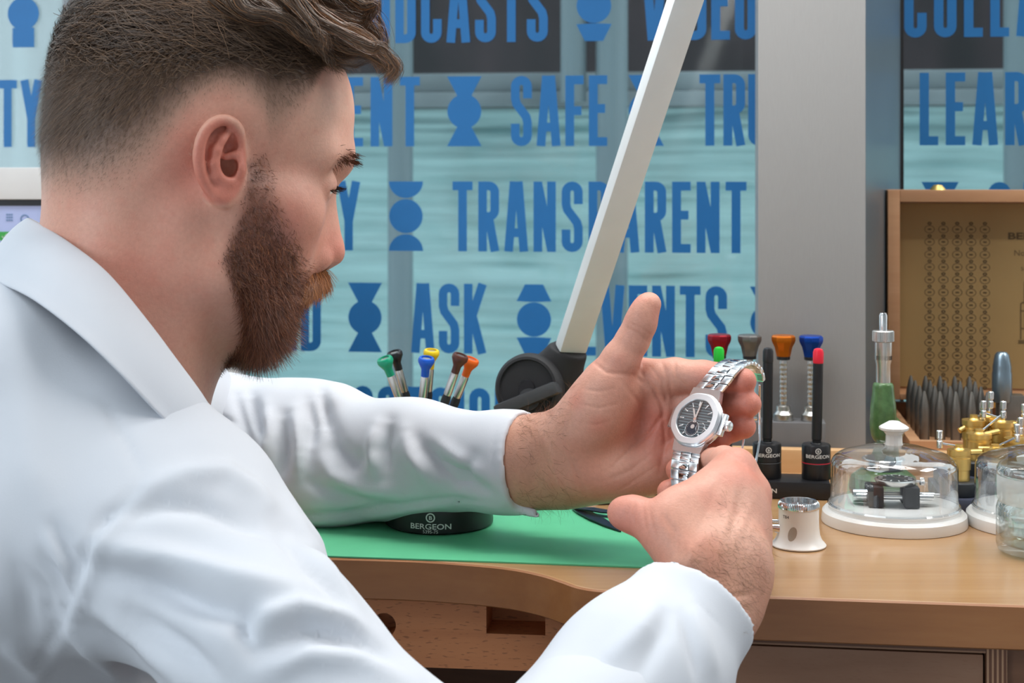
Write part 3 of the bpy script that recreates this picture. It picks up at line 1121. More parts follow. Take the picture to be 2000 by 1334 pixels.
# ---- masks traced on the visible side of the head and mirrored to the other side
def side_px(v):
    """photo position of a head point, its mirror image on the visible side if it lies on the far side"""
    w = v.copy()
    w[:, 1] = -np.abs(w[:, 1])
    return project(h2w(w))
def in_poly(p, poly):
    poly = np.array(poly, float)
    x, y = p[:, 0], p[:, 1]
    c = np.zeros(len(p), bool)
    j = len(poly) - 1
    for i in range(len(poly)):
        xi, yi = poly[i]
        xj, yj = poly[j]
        m = ((yi > y) != (yj > y)) & (x < (xj - xi) * (y - yi) / (yj - yi + 1e-9) + xi)
        c ^= m
        j = i
    return c
def soft_poly(p, poly, w):
    """1 inside, fading to 0 over w pixels outside"""
    d, _ = poly_dist(p, list(poly) + [poly[0]])
    sd = np.where(in_poly(p, poly), -d, d)
    return 1 - smoothstep(-w, w, sd)
HAIR_LOW = [(-200, 415), (88, 410), (150, 415), (215, 405), (275, 370), (320, 320), (350, 270), (385, 225), (430, 205), (480, 215), (515, 270), (528, 320), (545, 315), (575, 262), (612, 205), (628, 150), (650, 118), (690, 90)]
HAIR_FULL = [(-200, 250), (80, 245), (170, 225), (260, 175), (340, 120), (430, 85), (520, 80), (585, 100), (630, 110), (690, 70)]
BEARD = [(482, 318), (520, 300), (536, 330), (545, 385), (566, 425), (590, 470), (604, 505), (618, 528), (720, 548), (720, 800), (430, 800), (440, 705), (478, 668), (478, 620), (460, 565), (436, 512), (452, 462), (478, 400)]
def hair_amount(p):
    """0 bare skin .. 1 full hair, by the traced fade"""
    lo = np.interp(p[:, 0], [q[0] for q in HAIR_LOW], [q[1] for q in HAIR_LOW])
    hi = np.interp(p[:, 0], [q[0] for q in HAIR_FULL], [q[1] for q in HAIR_FULL])
    a = np.clip((lo - p[:, 1]) / np.maximum(lo - hi, 12), 0, 1)
    front = 1 - smoothstep(650, 690, p[:, 0] + 0.55 * (p[:, 1] - 90))
    return a * np.where(p[:, 1] < 330, 1, 1) * np.where(p[:, 0] > 600, front, 1)
def beard_amount(p, v):
    a = soft_poly(p, BEARD, 14)
    return a * (v[:, 2] > -0.150) * smoothstep(-0.002, 0.012, v[:, 0] + 0.004 * 0)

sp = side_px(head_v)
h_amt = hair_amount(sp) * (head_v[:, 2] > -0.06)
b_amt = beard_amount(sp, head_v)
n_head = vnormals(head_v, head_q)
ear_e = ((head_v[:, 0] - 0.0075) / 0.0175) ** 2 + ((head_v[:, 2] - 0.004) / 0.0275) ** 2
ear_zone = (np.abs(head_v[:, 1]) > 0.0715) & (ear_e < 1)
h_amt[ear_zone] = 0
b_amt[ear_zone] = 0

SKIN = np.array(srgb(212, 158, 137))
RED = np.array(srgb(204, 112, 94))
PALE = np.array(srgb(230, 186, 164))
STUB = np.array(srgb(96, 74, 62))
def tint_head():
    v, p = head_v, sp
    c = np.tile(SKIN, (len(v), 1))
    def mixin(col, w):
        nonlocal c
        c = c * (1 - w[:, None]) + col * w[:, None]
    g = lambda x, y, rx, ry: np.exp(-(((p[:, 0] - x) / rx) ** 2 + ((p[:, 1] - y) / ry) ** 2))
    mixin(RED, 0.70 * ear_zone * smoothstep(1.0, 0.7, ear_e))
    mixin(RED, 0.55 * g(370, 330, 55, 90) * ~ear_zone)
    mixin(RED, 0.45 * g(560, 440, 70, 70))
    mixin(RED, 0.45 * g(660, 490, 40, 40))
    mixin(RED, 0.35 * g(250, 540, 130, 90))
    mixin(PALE, 0.7 * g(650, 220, 60, 90))
    mixin(RED, 0.18 * np.clip(vnoise(v, 90, 3), 0, 1))
    mixin(RED, 0.15 * np.clip(vnoise(v, 260, 4), 0, 1))
    mixin(np.array(srgb(166, 132, 113)), 0.85 * smoothstep(0.05, 0.50, h_amt))
    mixin(STUB, 0.9 * smoothstep(0.3, 0.85, h_amt))
    mixin(np.array(srgb(58, 44, 36)), 0.95 * smoothstep(0.8, 1.0, h_amt) * smoothstep(0.045, 0.075, v[:, 2]))
    dens = b_amt * (0.22 + 0.78 * smoothstep(600, 520, p[:, 0] + 0.3 * (480 - p[:, 1])))
    mixin(np.array(srgb(112, 70, 56)), 0.75 * dens)
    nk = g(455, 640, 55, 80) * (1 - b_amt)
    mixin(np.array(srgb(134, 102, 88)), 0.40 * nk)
    return np.clip(c, 0, 1)
head_col = tint_head()

def skin_material():
    m, nt, b = new_mat('skin')
    L = nt.links.new
    at = nt.nodes.new('ShaderNodeAttribute')
    at.attribute_name = 'tint'
    tc = nt.nodes.new('ShaderNodeTexCoord')
    n = nt.nodes.new('ShaderNodeTexNoise')
    n.inputs['Scale'].default_value = 420
    n.inputs['Detail'].default_value = 3
    L(tc.outputs['Object'], n.inputs['Vector'])
    mr = nt.nodes.new('ShaderNodeMapRange')
    mr.inputs['To Min'].default_value = 0.88
    mr.inputs['To Max'].default_value = 1.10
    L(n.outputs['Fac'], mr.inputs['Value'])
    mx = nt.nodes.new('ShaderNodeMixRGB')
    mx.blend_type = 'MULTIPLY'
    mx.inputs['Fac'].default_value = 1
    L(at.outputs['Color'], mx.inputs['Color1'])
    L(mr.outputs[0], mx.inputs['Color2'])
    L(mx.outputs[0], b.inputs['Base Color'])
    b.inputs['Roughness'].default_value = 0.48
    b.inputs['Specular IOR Level'].default_value = 0.42
    b.inputs['Subsurface Weight'].default_value = 0.12
    b.inputs['Subsurface Radius'].default_value = (1.0, 0.35, 0.2)
    b.inputs['Subsurface Scale'].default_value = 0.004
    n2 = nt.nodes.new('ShaderNodeTexNoise')
    n2.inputs['Scale'].default_value = 900
    n2.inputs['Detail'].default_value = 2
    L(tc.outputs['Object'], n2.inputs['Vector'])
    bp = nt.nodes.new('ShaderNodeBump')
    bp.inputs['Strength'].default_value = 0.34
    bp.inputs['Distance'].default_value = 0.0006
    L(n2.outputs['Fac'], bp.inputs['Height'])
    L(bp.outputs['Normal'], b.inputs['Normal'])
    return m
M_skin = skin_material()

def strand_material(name, rough):
    m, nt, b = new_mat(name)
    at = nt.nodes.new('ShaderNodeAttribute')
    at.attribute_name = 'tint'
    n = nt.nodes.new('ShaderNodeTexNoise')
    n.inputs['Scale'].default_value = 150
    mr = nt.nodes.new('ShaderNodeMapRange')
    mr.inputs['To Min'].default_value = 0.85
    mr.inputs['To Max'].default_value = 1.15
    mx = nt.nodes.new('ShaderNodeMixRGB')
    mx.blend_type = 'MULTIPLY'
    mx.inputs['Fac'].default_value = 1
    nt.links.new(n.outputs['Fac'], mr.inputs['Value'])
    nt.links.new(at.outputs['Color'], mx.inputs['Color1'])
    nt.links.new(mr.outputs[0], mx.inputs['Color2'])
    nt.links.new(mx.outputs[0], b.inputs['Base Color'])
    b.inputs['Roughness'].default_value = rough
    b.inputs['Specular IOR Level'].default_value = 0.35
    return m
M_hair = strand_material('brown_hair', 0.42)

# ---- strands: each a tapered ribbon
def sample_surface(v, q, wq, n, rng):
    """random points on quads weighted by wq * area"""
    a = v[q[:, 2]] - v[q[:, 0]]
    b = v[q[:, 3]] - v[q[:, 1]]
    ar = np.linalg.norm(np.cross(a, b), axis=1) * wq
    cs = np.cumsum(ar)
    k = np.searchsorted(cs, rng.uniform(0, cs[-1], n))
    k = np.minimum(k, len(q) - 1)
    s, t = rng.uniform(0, 1, (2, n))
    w = np.stack([(1 - s) * (1 - t), s * (1 - t), s * t, (1 - s) * t], 1)
    return k, w
def ribbons(paths, width, nrm, cols, tip=0.25):
    """paths (n, m, 3), width (n,), nrm (n, m, 3) surface-facing directions, cols (n,3) -> verts, quads, vertex colours"""
    n, m, _ = paths.shape
    t = np.gradient(paths, axis=1)
    side = np.cross(t, nrm)
    side /= np.maximum(np.linalg.norm(side, axis=2), 1e-9)[..., None]
    tp = np.linspace(1, tip, m)[None, :, None]
    off = side * (width[:, None, None] * 0.5 * tp)
    vv = np.stack([paths - off, paths + off], 2).reshape(-1, 3)
    base = (np.arange(n) * m * 2)[:, None] + np.arange(m - 1)[None, :] * 2
    base = base.ravel()
    qq = np.stack([base, base + 1, base + 3, base + 2], 1)
    cc = np.repeat(cols, m * 2, axis=0)
    return vv, qq, cc
class Strands:
    def __init__(s):
        s.v, s.q, s.c, s.n = [], [], [], 0
    def add(s, v, q, c):
        s.v.append(v)
        s.q.append(q + s.n)
        s.c.append(c)
        s.n += len(v)
    def build(s, name, parent, label):
        o = np_mesh(name, np.concatenate(s.v) - PLOC, np.concatenate(s.q), M_hair, parent, np.clip(np.concatenate(s.c), 0, 1))
        o['label'] = label
        return o
from mathutils.kdtree import KDTree
sub = np.arange(0, len(head_v), 5)
kd = KDTree(len(sub))
for i_, k_ in enumerate(sub):
    kd.insert(head_v[k_], i_)
kd.balance()
def near_head(p):
    idx = np.array([kd.find(x)[1] for x in p])
    return sub[idx]
def unit(a):
    return a / np.maximum(np.linalg.norm(a, axis=-1), 1e-9)[..., None]
def grow(k, w, length, flow, lift, m, rng, jitter=0.25, hug=0.0, wave=0.0, wlen=0.02, droop=0.0):
    """strands from sampled quads: follow flow, leave the skin by lift, optional clinging to a height above the scalp"""
    p = (head_v[head_q[k]] * w[..., None]).sum(1)
    nn = unit((n_head[head_q[k]] * w[..., None]).sum(1))
    d = flow(p, nn)
    d = d - nn * (d * nn).sum(1)[:, None]
    d = unit(unit(d) + jitter * rng.normal(0, 1, p.shape) * 0.6)
    d = unit(d + nn * lift[:, None])
    path, nr = [p], [nn]
    step = length / (m - 1)
    ph = rng.uniform(0, 6.28, len(p))
    wd = unit(np.cross(d, nn))
    for i in range(1, m):
        q = path[-1] + d * step[:, None]
        if wave:
            q = q + wd * (wave * np.cos(ph + 6.28 * i * step / wlen) * step / 0.01)[:, None]
        if np.any(hug > 0):
            j = near_head(q)
            h = ((q - head_v[j]) * n_head[j]).sum(1)
            tgt = hug * np.minimum(1, 2.2 * i / (m - 1))
            q = q + n_head[j] * (np.clip(tgt - h, -0.5 * step, 0.8 * step))[:, None]
            nn = n_head[j]
        d = unit(unit(q - path[-1]) * 0.7 + d * 0.3)
        if droop:
            d = unit(d + np.array([0, 0, -droop]))
        path.append(q)
        nr.append(nn)
    return np.stack(path, 1), np.stack(nr, 1)

def build_hair():
    st = Strands()
    rng = np.random.default_rng(5)
    qa = h_amt[head_q].mean(1)
    qv = head_v[head_q].mean(1)
    # near-side bias is not needed: both sides get hair
    BR = np.array(srgb(104, 82, 66))
    LT = np.array(srgb(150, 116, 88))
    DK = np.array(srgb(52, 38, 30))
    def colours(n, lo=0.0, hi=1.0, gold=0.15):
        a = rng.uniform(lo, hi, n)[:, None]
        c = DK * (1 - a) + BR * a
        g = (rng.uniform(0, 1, n) < gold)[:, None]
        return np.where(g, 0.5 * c + 0.5 * LT, c)
    # clipped sides and back
    def flow_side(p, nn):
        back = smoothstep(0.03, -0.05, p[:, 0])
        return np.stack([0.35 - 1.0 * back * 0.7 - 0.2, np.zeros(len(p)), -0.9 * np.ones(len(p))], 1)
    for (cnt, pw, wd) in ((60000, 1.7, 0.00022),):
        k, w = sample_surface(head_v, head_q, np.clip(qa, 0, 1) ** pw * (qa > 0.02), cnt, rng)
        amt = qa[k]
        ln = (0.0010 + 0.0085 * amt ** 2.0) * rng.uniform(0.7, 1.25, cnt)
        pa, nr = grow(k, w, ln, flow_side, 0.28 + 0.45 * rng.uniform(0, 1, cnt), 4, rng, 0.35)
        st.add(*ribbons(h2w(pa), np.full(cnt, wd), nr @ np.stack([HF, HL, HU]), colours(cnt, 0.25, 1.15, 0.25) * (amt ** 0.7)[:, None] + np.array(srgb(162, 130, 110)) * (1 - amt ** 0.7)[:, None]))
    # longer layer on the crown, combed forward and over
    top = smoothstep(0.040, 0.090, qv[:, 2]) * smoothstep(0.5, 0.9, qa)
    def flow_top(p, nn):
        return np.stack([np.ones(len(p)) * 0.9, -0.25 * np.ones(len(p)) + 4 * p[:, 1] * 0, 0.15 - 1.5 * np.clip(-p[:, 0] - 0.05, 0, 1)], 1)
    cnt = 24000
    k, w = sample_surface(head_v, head_q, top, cnt, rng)
    zz = qv[k][:, 2]
    ln = (0.007 + 0.041 * smoothstep(0.050, 0.112, zz)) * rng.uniform(0.7, 1.2, cnt)
    pa, nr = grow(k, w, ln, flow_top, 0.40 + 0.4 * rng.uniform(0, 1, cnt), 8, rng, 0.55, hug=np.minimum(0.30 * ln, 0.012), wave=0.0018, wlen=0.022)
    st.add(*ribbons(h2w(pa), rng.uniform(0.0003, 0.0007, cnt), nr @ np.stack([HF, HL, HU]), colours(cnt, 0.0, 1.1, 0.28)))
    # swept fringe: locks traced as space curves; the same locks repeat, varied, across the brow
    locks = [
        ([(585, 5), (650, 42), (705, 78), (744, 108), (763, 135), (758, 152), (738, 155)], 0.955, 0.0085, 0.0040, 330, 1.0),
        ([(560, 8), (620, 60), (668, 95), (712, 108), (748, 118), (752, 142)], 0.965, 0.0090, 0.0040, 300, 0.8),
        ([(590, -25), (655, -12), (705, 2), (727, 20), (716, 36), (698, 38)], 0.975, 0.0085, 0.0045, 260, 1.0),
        ([(575, 20), (610, 70), (640, 108), (672, 128), (700, 124)], 0.95, 0.0085, 0.0035, 260, 0.6),
        ([(600, -10), (660, 15), (705, 45), (735, 75), (730, 95)], 0.985, 0.0085, 0.0045, 300, 0.9),
        ([(610, 0), (665, 45), (700, 80), (735, 112), (745, 140)], 1.01, 0.0090, 0.0045, 260, 0.7),
        ([(610, -20), (670, 10), (710, 40), (740, 85), (738, 110)], 1.04, 0.0090, 0.0045, 240, 0.7),
        ([(600, -10), (650, 35), (685, 75), (712, 105)], 1.065, 0.0090, 0.0040, 220, 0.5),
        ([(430, -30), (500, -5), (570, 20), (630, 40), (680, 60)], 0.95, 0.012, 0.006, 420, 0.3),
        ([(420, -10), (490, 15), (550, 35), (600, 60), (630, 85)], 0.935, 0.011, 0.005, 420, 0.2),
        ([(450, -45), (530, -25), (600, -5), (660, 20), (700, 45)], 0.975, 0.013, 0.006, 420, 0.4),
        ([(460, -50), (540, -40), (620, -15), (680, 15)], 1.01, 0.014, 0.007, 420, 0.4),
        ([(460, -50), (540, -40), (620, -15), (680, 15)], 1.045, 0.014, 0.007, 420, 0.4),
        ([(570, -20), (610, 25), (632, 70), (640, 105)], 0.935, 0.0080, 0.0040, 240, 0.4),
    ]
    for pts, dd, r0, r1, cn, gold in locks:
        for sub_ in range(5):
            jx = rng.normal(0, 1, (len(pts), 2)) * np.linspace(14, 5, len(pts))[:, None]
            jd = rng.normal(0, 0.008)
            tend = rng.uniform(0.8, 1.0)
            g = np.array([P(a + j[0], b + j[1], dd + jd + 0.012 * i / len(pts)) for i, ((a, b), j) in enumerate(zip(pts, jx))])
            g = np.array(catmull([tuple(x) for x in g], 5))
            g = g[:max(8, int(len(g) * tend))]
            mI = len(g)
            c5 = cn // 4
            ang = rng.uniform(0, 6.28, c5)
            rad = np.sqrt(rng.uniform(0, 1, c5))
            tt = np.linspace(0, 1, mI)
            rr_ = (r0 * 0.62 + (r1 * 0.5 - r0 * 0.62) * tt)
            tang = unit(np.gradient(g, axis=0))
            a1 = unit(np.cross(tang, np.array([0.1, 1, 0.2])))
            a2 = np.cross(tang, a1)
            tw = ang[:, None] + rng.uniform(-1.5, 2.5) * tt[None, :]
            off = (np.cos(tw) * rad[:, None] * rr_)[..., None] * a1 + (np.sin(tw) * rad[:, None] * rr_)[..., None] * a2
            fr_ = rng.normal(0, 1, (c5, 1, 3)) * (0.0022 * tt[None, :, None] ** 2)
            pa = g[None] + off + fr_ + 0.0008 * np.sin(tt[None, :, None] * rng.uniform(8, 22, (c5, 1, 1)) + ang[:, None, None])
            cc = colours(c5, 0.1, 1.0, 0.25)
            lt = (rng.uniform(0, 1, c5) < 0.30 * gold)[:, None]
            cc = np.where(lt, np.array(srgb(150, 104, 68)), cc)
            nr = unit(off + 1e-6)
            st.add(*ribbons(pa, np.full(c5, 0.00042), nr, cc))
    # stray hairs under the fringe
    cn = 36
    x0 = rng.uniform(668, 700, cn)
    pa = np.stack([np.array([P(a, 128 + (a - 668) * 0.2, 0.97), P(a + 14 + b, 126, 0.975), P(a + 38 + b, 112 + b, 0.98), P(a + 52 + b, 104 + b, 0.98)]) for a, b in zip(x0, rng.uniform(-8, 8, cn))])
    st.add(*ribbons(pa, np.full(cn, 0.0002), np.tile([0, -1.0, 0], (cn, 4, 1)), colours(cn, 0.6, 1, 0.6)))
    st.build('hair', person, 'short brown hair faded at the sides with a longer swept fringe')

def build_beard():
    st = Strands()
    rng = np.random.default_rng(8)
    qb = b_amt[head_q].mean(1)
    qv_ = head_v[head_q].mean(1)
    qp = sp[head_q].mean(1)
    D1, D2, OR = np.array(srgb(78, 46, 36)), np.array(srgb(140, 86, 62)), np.array(srgb(186, 122, 80))
    def flow(p, nn):
        f = smoothstep(-0.03, -0.10, p[:, 2])
        return np.stack([0.30 - 0.3 * f, np.zeros(len(p)), -np.ones(len(p))], 1)
    cnt = 30000
    k, w = sample_surface(head_v, head_q, qb ** 1.5 * (0.22 + 0.78 * smoothstep(420, 600, qp[:, 1])) * (0.12 + 0.88 * np.maximum(smoothstep(600, 520, qp[:, 0] + 0.3 * (480 - qp[:, 1])), smoothstep(560, 620, qp[:, 1]))), cnt, rng)
    pz = qp[k]
    lon = smoothstep(420, 640, pz[:, 1]) * smoothstep(430, 520, pz[:, 0])
    ln = (0.0038 + 0.0105 * lon * smoothstep(600, 540, pz[:, 0]) + 0.004 * lon) * rng.uniform(0.7, 1.25, cnt) * (0.4 + 0.6 * qb[k])
    pa, nr = grow(k, w, ln, flow, 0.35 + 0.5 * rng.uniform(0, 1, cnt), 5, rng, 1.1, wave=0.0007, wlen=0.006)
    a = rng.uniform(0, 1, cnt)[:, None]
    c = D1 * (1 - a) + D2 * a
    warm = (0.25 + 0.5 * smoothstep(520, 600, pz[:, 0]) + 0.2 * smoothstep(620, 700, pz[:, 1]))
    g = (rng.uniform(0, 1, cnt) < 0.38 * warm)[:, None]
    c = np.where(g, 0.35 * c + 0.65 * OR, c)
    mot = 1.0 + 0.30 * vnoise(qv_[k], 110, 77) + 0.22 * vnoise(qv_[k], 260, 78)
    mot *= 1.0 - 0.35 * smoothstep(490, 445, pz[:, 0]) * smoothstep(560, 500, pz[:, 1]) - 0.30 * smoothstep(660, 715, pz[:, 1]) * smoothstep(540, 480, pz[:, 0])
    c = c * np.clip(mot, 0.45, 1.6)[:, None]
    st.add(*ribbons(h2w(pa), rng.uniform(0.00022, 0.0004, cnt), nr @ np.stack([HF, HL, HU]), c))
    # moustache: combed out from under the nose
    cnt = 3200
    s = rng.choice([-1, 1], cnt)
    t = rng.uniform(0, 1, cnt)
    root = np.stack([(80 - 15 * t ** 1.5), s * (2 + 25 * t), -66.0 - 9 * t + rng.normal(0, 2.2, cnt)], 1) * mm
    d = unit(np.stack([0.85 - 0.8 * t, s * (0.25 + 0.7 * t), -0.75 - 0.25 * t], 1) + rng.normal(0, 0.26, (cnt, 3)))
    ln = rng.uniform(0.010, 0.017, cnt)
    pa = [root]
    for i in range(1, 5):
        d = unit(d + np.array([-0.16, 0, -0.12]))
        pa.append(pa[-1] + d * (ln / 4)[:, None])
    pa = np.stack(pa, 1)
    a = rng.uniform(0, 1, cnt)[:, None]
    c = np.array(srgb(104, 60, 36)) * (1 - a) + np.array(srgb(188, 122, 72)) * a
    st.add(*ribbons(h2w(pa), np.full(cnt, 0.00035), np.tile(np.array([0.3, -0.8, 0.4]), (cnt, 5, 1)), c))
    st.build('beard', person, 'full reddish brown beard and moustache')
    # eyebrows and lashes
    st = Strands()
    cnt = 420
    s = rng.choice([-1, 1], cnt)
    t = rng.uniform(0, 1, cnt)
    tgt = np.stack([(100 - 24 * t ** 1.8), s * (9 + 36 * t), 5 + 3.5 * np.sin(t * 2.4) + rng.normal(0, 1.6, cnt)], 1) * mm
    j = near_head(tgt)
    root = head_v[j] + n_head[j] * 0.0005 + rng.normal(0, 0.0008, (cnt, 3))
    d = unit(np.stack([0.25 - 0.5 * t, s * 0.9, -0.1 * np.ones(cnt)], 1) + 0.35 * n_head[j] + rng.normal(0, 0.15, (cnt, 3)))
    pa = np.stack([root + d * (0.0075 * f) * 1.0 + np.array([0, 0, -0.0008]) * f * f for f in (0, 0.35, 0.7, 1.0)], 1)
    a = rng.uniform(0, 1, cnt)[:, None]
    c = np.array(srgb(70, 46, 34)) * (1 - a) + np.array(srgb(120, 82, 58)) * a
    st.add(*ribbons(h2w(pa), np.full(cnt, 0.00035), n_head[j][:, None, :].repeat(4, 1) @ np.stack([HF, HL, HU]), c))
    cnt = 120
    s = rng.choice([-1, 1], cnt)
    t = rng.uniform(0, 1, cnt)
    root = np.stack([85.5 - 4 * t - 3 * t * t, s * (22 + 20 * t), -10.5 - 2.5 * t], 1) * mm
    d = unit(np.stack([1.0 - 0.4 * t, s * (0.1 + 0.5 * t), -0.45 * np.ones(cnt)], 1) + rng.normal(0, 0.08, (cnt, 3)))
    pa = np.stack([root + d * (0.009 * f) + np.array([0, 0, 0.002]) * f * f for f in (0, 0.35, 0.7, 1.0)], 1)
    st.add(*ribbons(h2w(pa), np.full(cnt, 0.0003), np.tile([0, -1.0, 0.3], (cnt, 4, 1)), np.tile(np.array(srgb(48, 34, 28)), (cnt, 1))))
    st.build('eyebrows', person, 'brown eyebrows and lashes')
    for s in (-1, 1):
        e = MB().lathe([(0.0001, -0.0117)] + [(0.0117 * math.cos(a), 0.0117 * math.sin(a)) for a in np.linspace(-1.5, 1.5, 14)] + [(0.0001, 0.0117)], 24)
        o = e.build('eyeball', mat('eyeball', srgb(232, 226, 218), 0.15), person)
        o.location = Vector(h2w(V3(73, 32 * s, -9)) - PLOC)
build_hair()
build_beard()

# ---- hands and forearms (room coordinates)
def A(*t):
    return np.array(P(*t))
FLY = (np.array([0, 1.0, 0]), 1.35)
LH_FINGERS = {
    'index': [(1258, 748, 1.062, .0128), (1318, 735, 1.052, .0124), (1375, 737, 1.044, .0112), (1400, 739, 1.037, .0102), (1425, 741, 1.030, .0099), (1452, 744, 1.022, .0087)],
    'middle': [(1270, 800, 1.066, .0125), (1330, 792, 1.056, .0112), (1384, 791, 1.044, .0107), (1408, 790, 1.036, .0098), (1432, 789, 1.028, .0096), (1462, 789, 1.020, .0086)],
    'ring': [(1266, 852, 1.066, .0122), (1325, 843, 1.057, .0108), (1374, 841, 1.046, .0102), (1400, 838, 1.038, .0094), (1425, 836, 1.030, .0093), (1453, 833, 1.022, .0082)],
    'little': [(1262, 915, 1.058, .0115), (1305, 895, 1.050, .0098), (1342, 879, 1.042, .0090), (1368, 869, 1.036, .0083), (1388, 862, 1.030, .0081), (1406, 858, 1.025, .0074)],
    'thumb': [(1185, 748, 1.046, .0155), (1212, 703, 1.045, .0128), (1237, 662, 1.045, .0112), (1250, 633, 1.044, .0106), (1268, 594, 1.043, .0082)],
}
def build_left_hand():
    S = SDF((-0.13, 0.985, 0.955), (0.185, 1.165, 1.150), 0.0011)
    S.cone(A(780, 905, 1.13), A(1040, 903, 1.075), 0.029, 0.0305, k=0.0, flat=FLY)
    S.cone(A(1040, 903, 1.075), A(1120, 893, 1.068), 0.0305, 0.031, k=0.012, flat=FLY)
    for a, b, ra, rb in (((1100, 858, 1.068), (1258, 748, 1.062), .018, .0128), ((1105, 880, 1.070), (1270, 800, 1.066), .018, .0125),
                         ((1105, 905, 1.070), (1266, 852, 1.066), .018, .0122), ((1110, 932, 1.068), (1262, 915, 1.058), .0175, .0125)):
        S.cone(A(*a), A(*b), ra, rb, k=0.016)
    ax = unit(A(1215, 742, 1.05) - A(1125, 872, 1.05))
    ay = unit(np.cross(np.array([0, 1.0, 0]), ax))
    S.ell(A(1160, 815, 1.048), (0.034, 0.0215, 0.020), [ax, ay, np.cross(ax, ay)], k=0.014)
    S.cone(A(1120, 868, 1.055), A(1185, 748, 1.046), 0.020, 0.0158, k=0.014)
    S.ell(A(1190, 930, 1.050), (0.042, 0.019, 0.0165), [unit(A(1280, 925, 1.05) - A(1120, 940, 1.05)), [0, 1, 0], [0, 0, 1]], k=0.014)
    S.cone(A(1195, 765, 1.056), A(1252, 735, 1.060), 0.0115, 0.0105, k=0.014)
    for c, r in (((1288, 742, 1.052), .0125), ((1295, 800, 1.054), .0115), ((1290, 852, 1.054), .0110), ((1275, 905, 1.050), .0115)):
        S.ell(A(*c), (r, r * 0.9, r * 1.1), k=0.008)
    for nm, ch in LH_FINGERS.items():
        S.chain([A(*c[:3]) for c in ch], [c[3] for c in ch], k=0.0032)
    S.ell(A(1254, 620, 1.040), (0.0085, 0.008, 0.013), k=0.006)
    v, q = S.mesh()
    return relax(v, q, 2, 0.5), q

RH_FINGERS = {
    'index': [(1436, 916, .950, .0118), (1415, 903, .972, .0100), (1395, 904, .994, .0094), (1366, 910, 1.009, .0090), (1345, 908, 1.013, .0090), (1323, 918, 1.012, .0078)],
    'middle': [(1464, 966, .946, .0118), (1440, 945, .972, .0108), (1418, 936, .995, .0102), (1380, 944, 1.005, .0094), (1350, 952, 1.008, .0092), (1307, 961, 1.000, .0080)],
    'ring': [(1466, 1016, .956, .0112), (1450, 995, .982, .0100), (1440, 985, 1.000, .0096), (1400, 995, 1.012, .0090), (1362, 1000, 1.004, .0080)],
    'little': [(1458, 1065, .965, .0105), (1445, 1040, 1.000, .0088), (1410, 1035, 1.014, .0082), (1385, 1035, 1.005, .0074)],
    'thumb': [(1300, 1036, .905, .0140), (1272, 1020, .910, .0120), (1246, 1008, .915, .0110), (1232, 1004, .917, .0106), (1217, 1002, .918, .0096)],
}
def build_right_hand():
    S = SDF((0.015, 0.80, 0.895), (0.175, 1.045, 1.065), 0.0011)
    FLD = (unit(np.array([0.35, 0.80, -0.45])), 1.30)
    S.cone(A(1300, 1340, .845), A(1395, 1165, .887), 0.031, 0.0275, k=0.0, flat=FLD)
    S.cone(A(1395, 1165, .887), A(1412, 1105, .895), 0.0275, 0.0285, k=0.012, flat=FLD)
    for a, b, ra, rb in (((1385, 1115, .894), (1436, 916, .950), .0165, .0118), ((1408, 1112, .894), (1464, 966, .946), .0165, .0118),
                         ((1430, 1118, .898), (1466, 1016, .956), .016, .0112), ((1440, 1130, .906), (1458, 1065, .965), .0155, .0105)):
        S.cone(A(*a), A(*b), ra, rb, k=0.016)
    S.cone(A(1358, 1092, .893), A(1300, 1036, .905), 0.0205, 0.0140, k=0.012)
    S.cone(A(1308, 1030, .906), A(1408, 945, .945), 0.0130, 0.0110, k=0.016)
    S.ell(A(1352, 1020, .912), (0.020, 0.014, 0.022), k=0.016)
    S.ell(A(1420, 1010, .925), (0.022, 0.018, 0.030), k=0.016)
    for nm, ch in RH_FINGERS.items():
        S.chain([A(*c[:3]) for c in ch], [c[3] for c in ch], k=0.0032)
    for c in ((1440, 910, .944), (1472, 964, .940), (1473, 1012, .950)):
        S.ell(A(*c), (0.0085, 0.0085, 0.0085), k=0.008)
    v, q = S.mesh()
    return relax(v, q, 2, 0.5), q

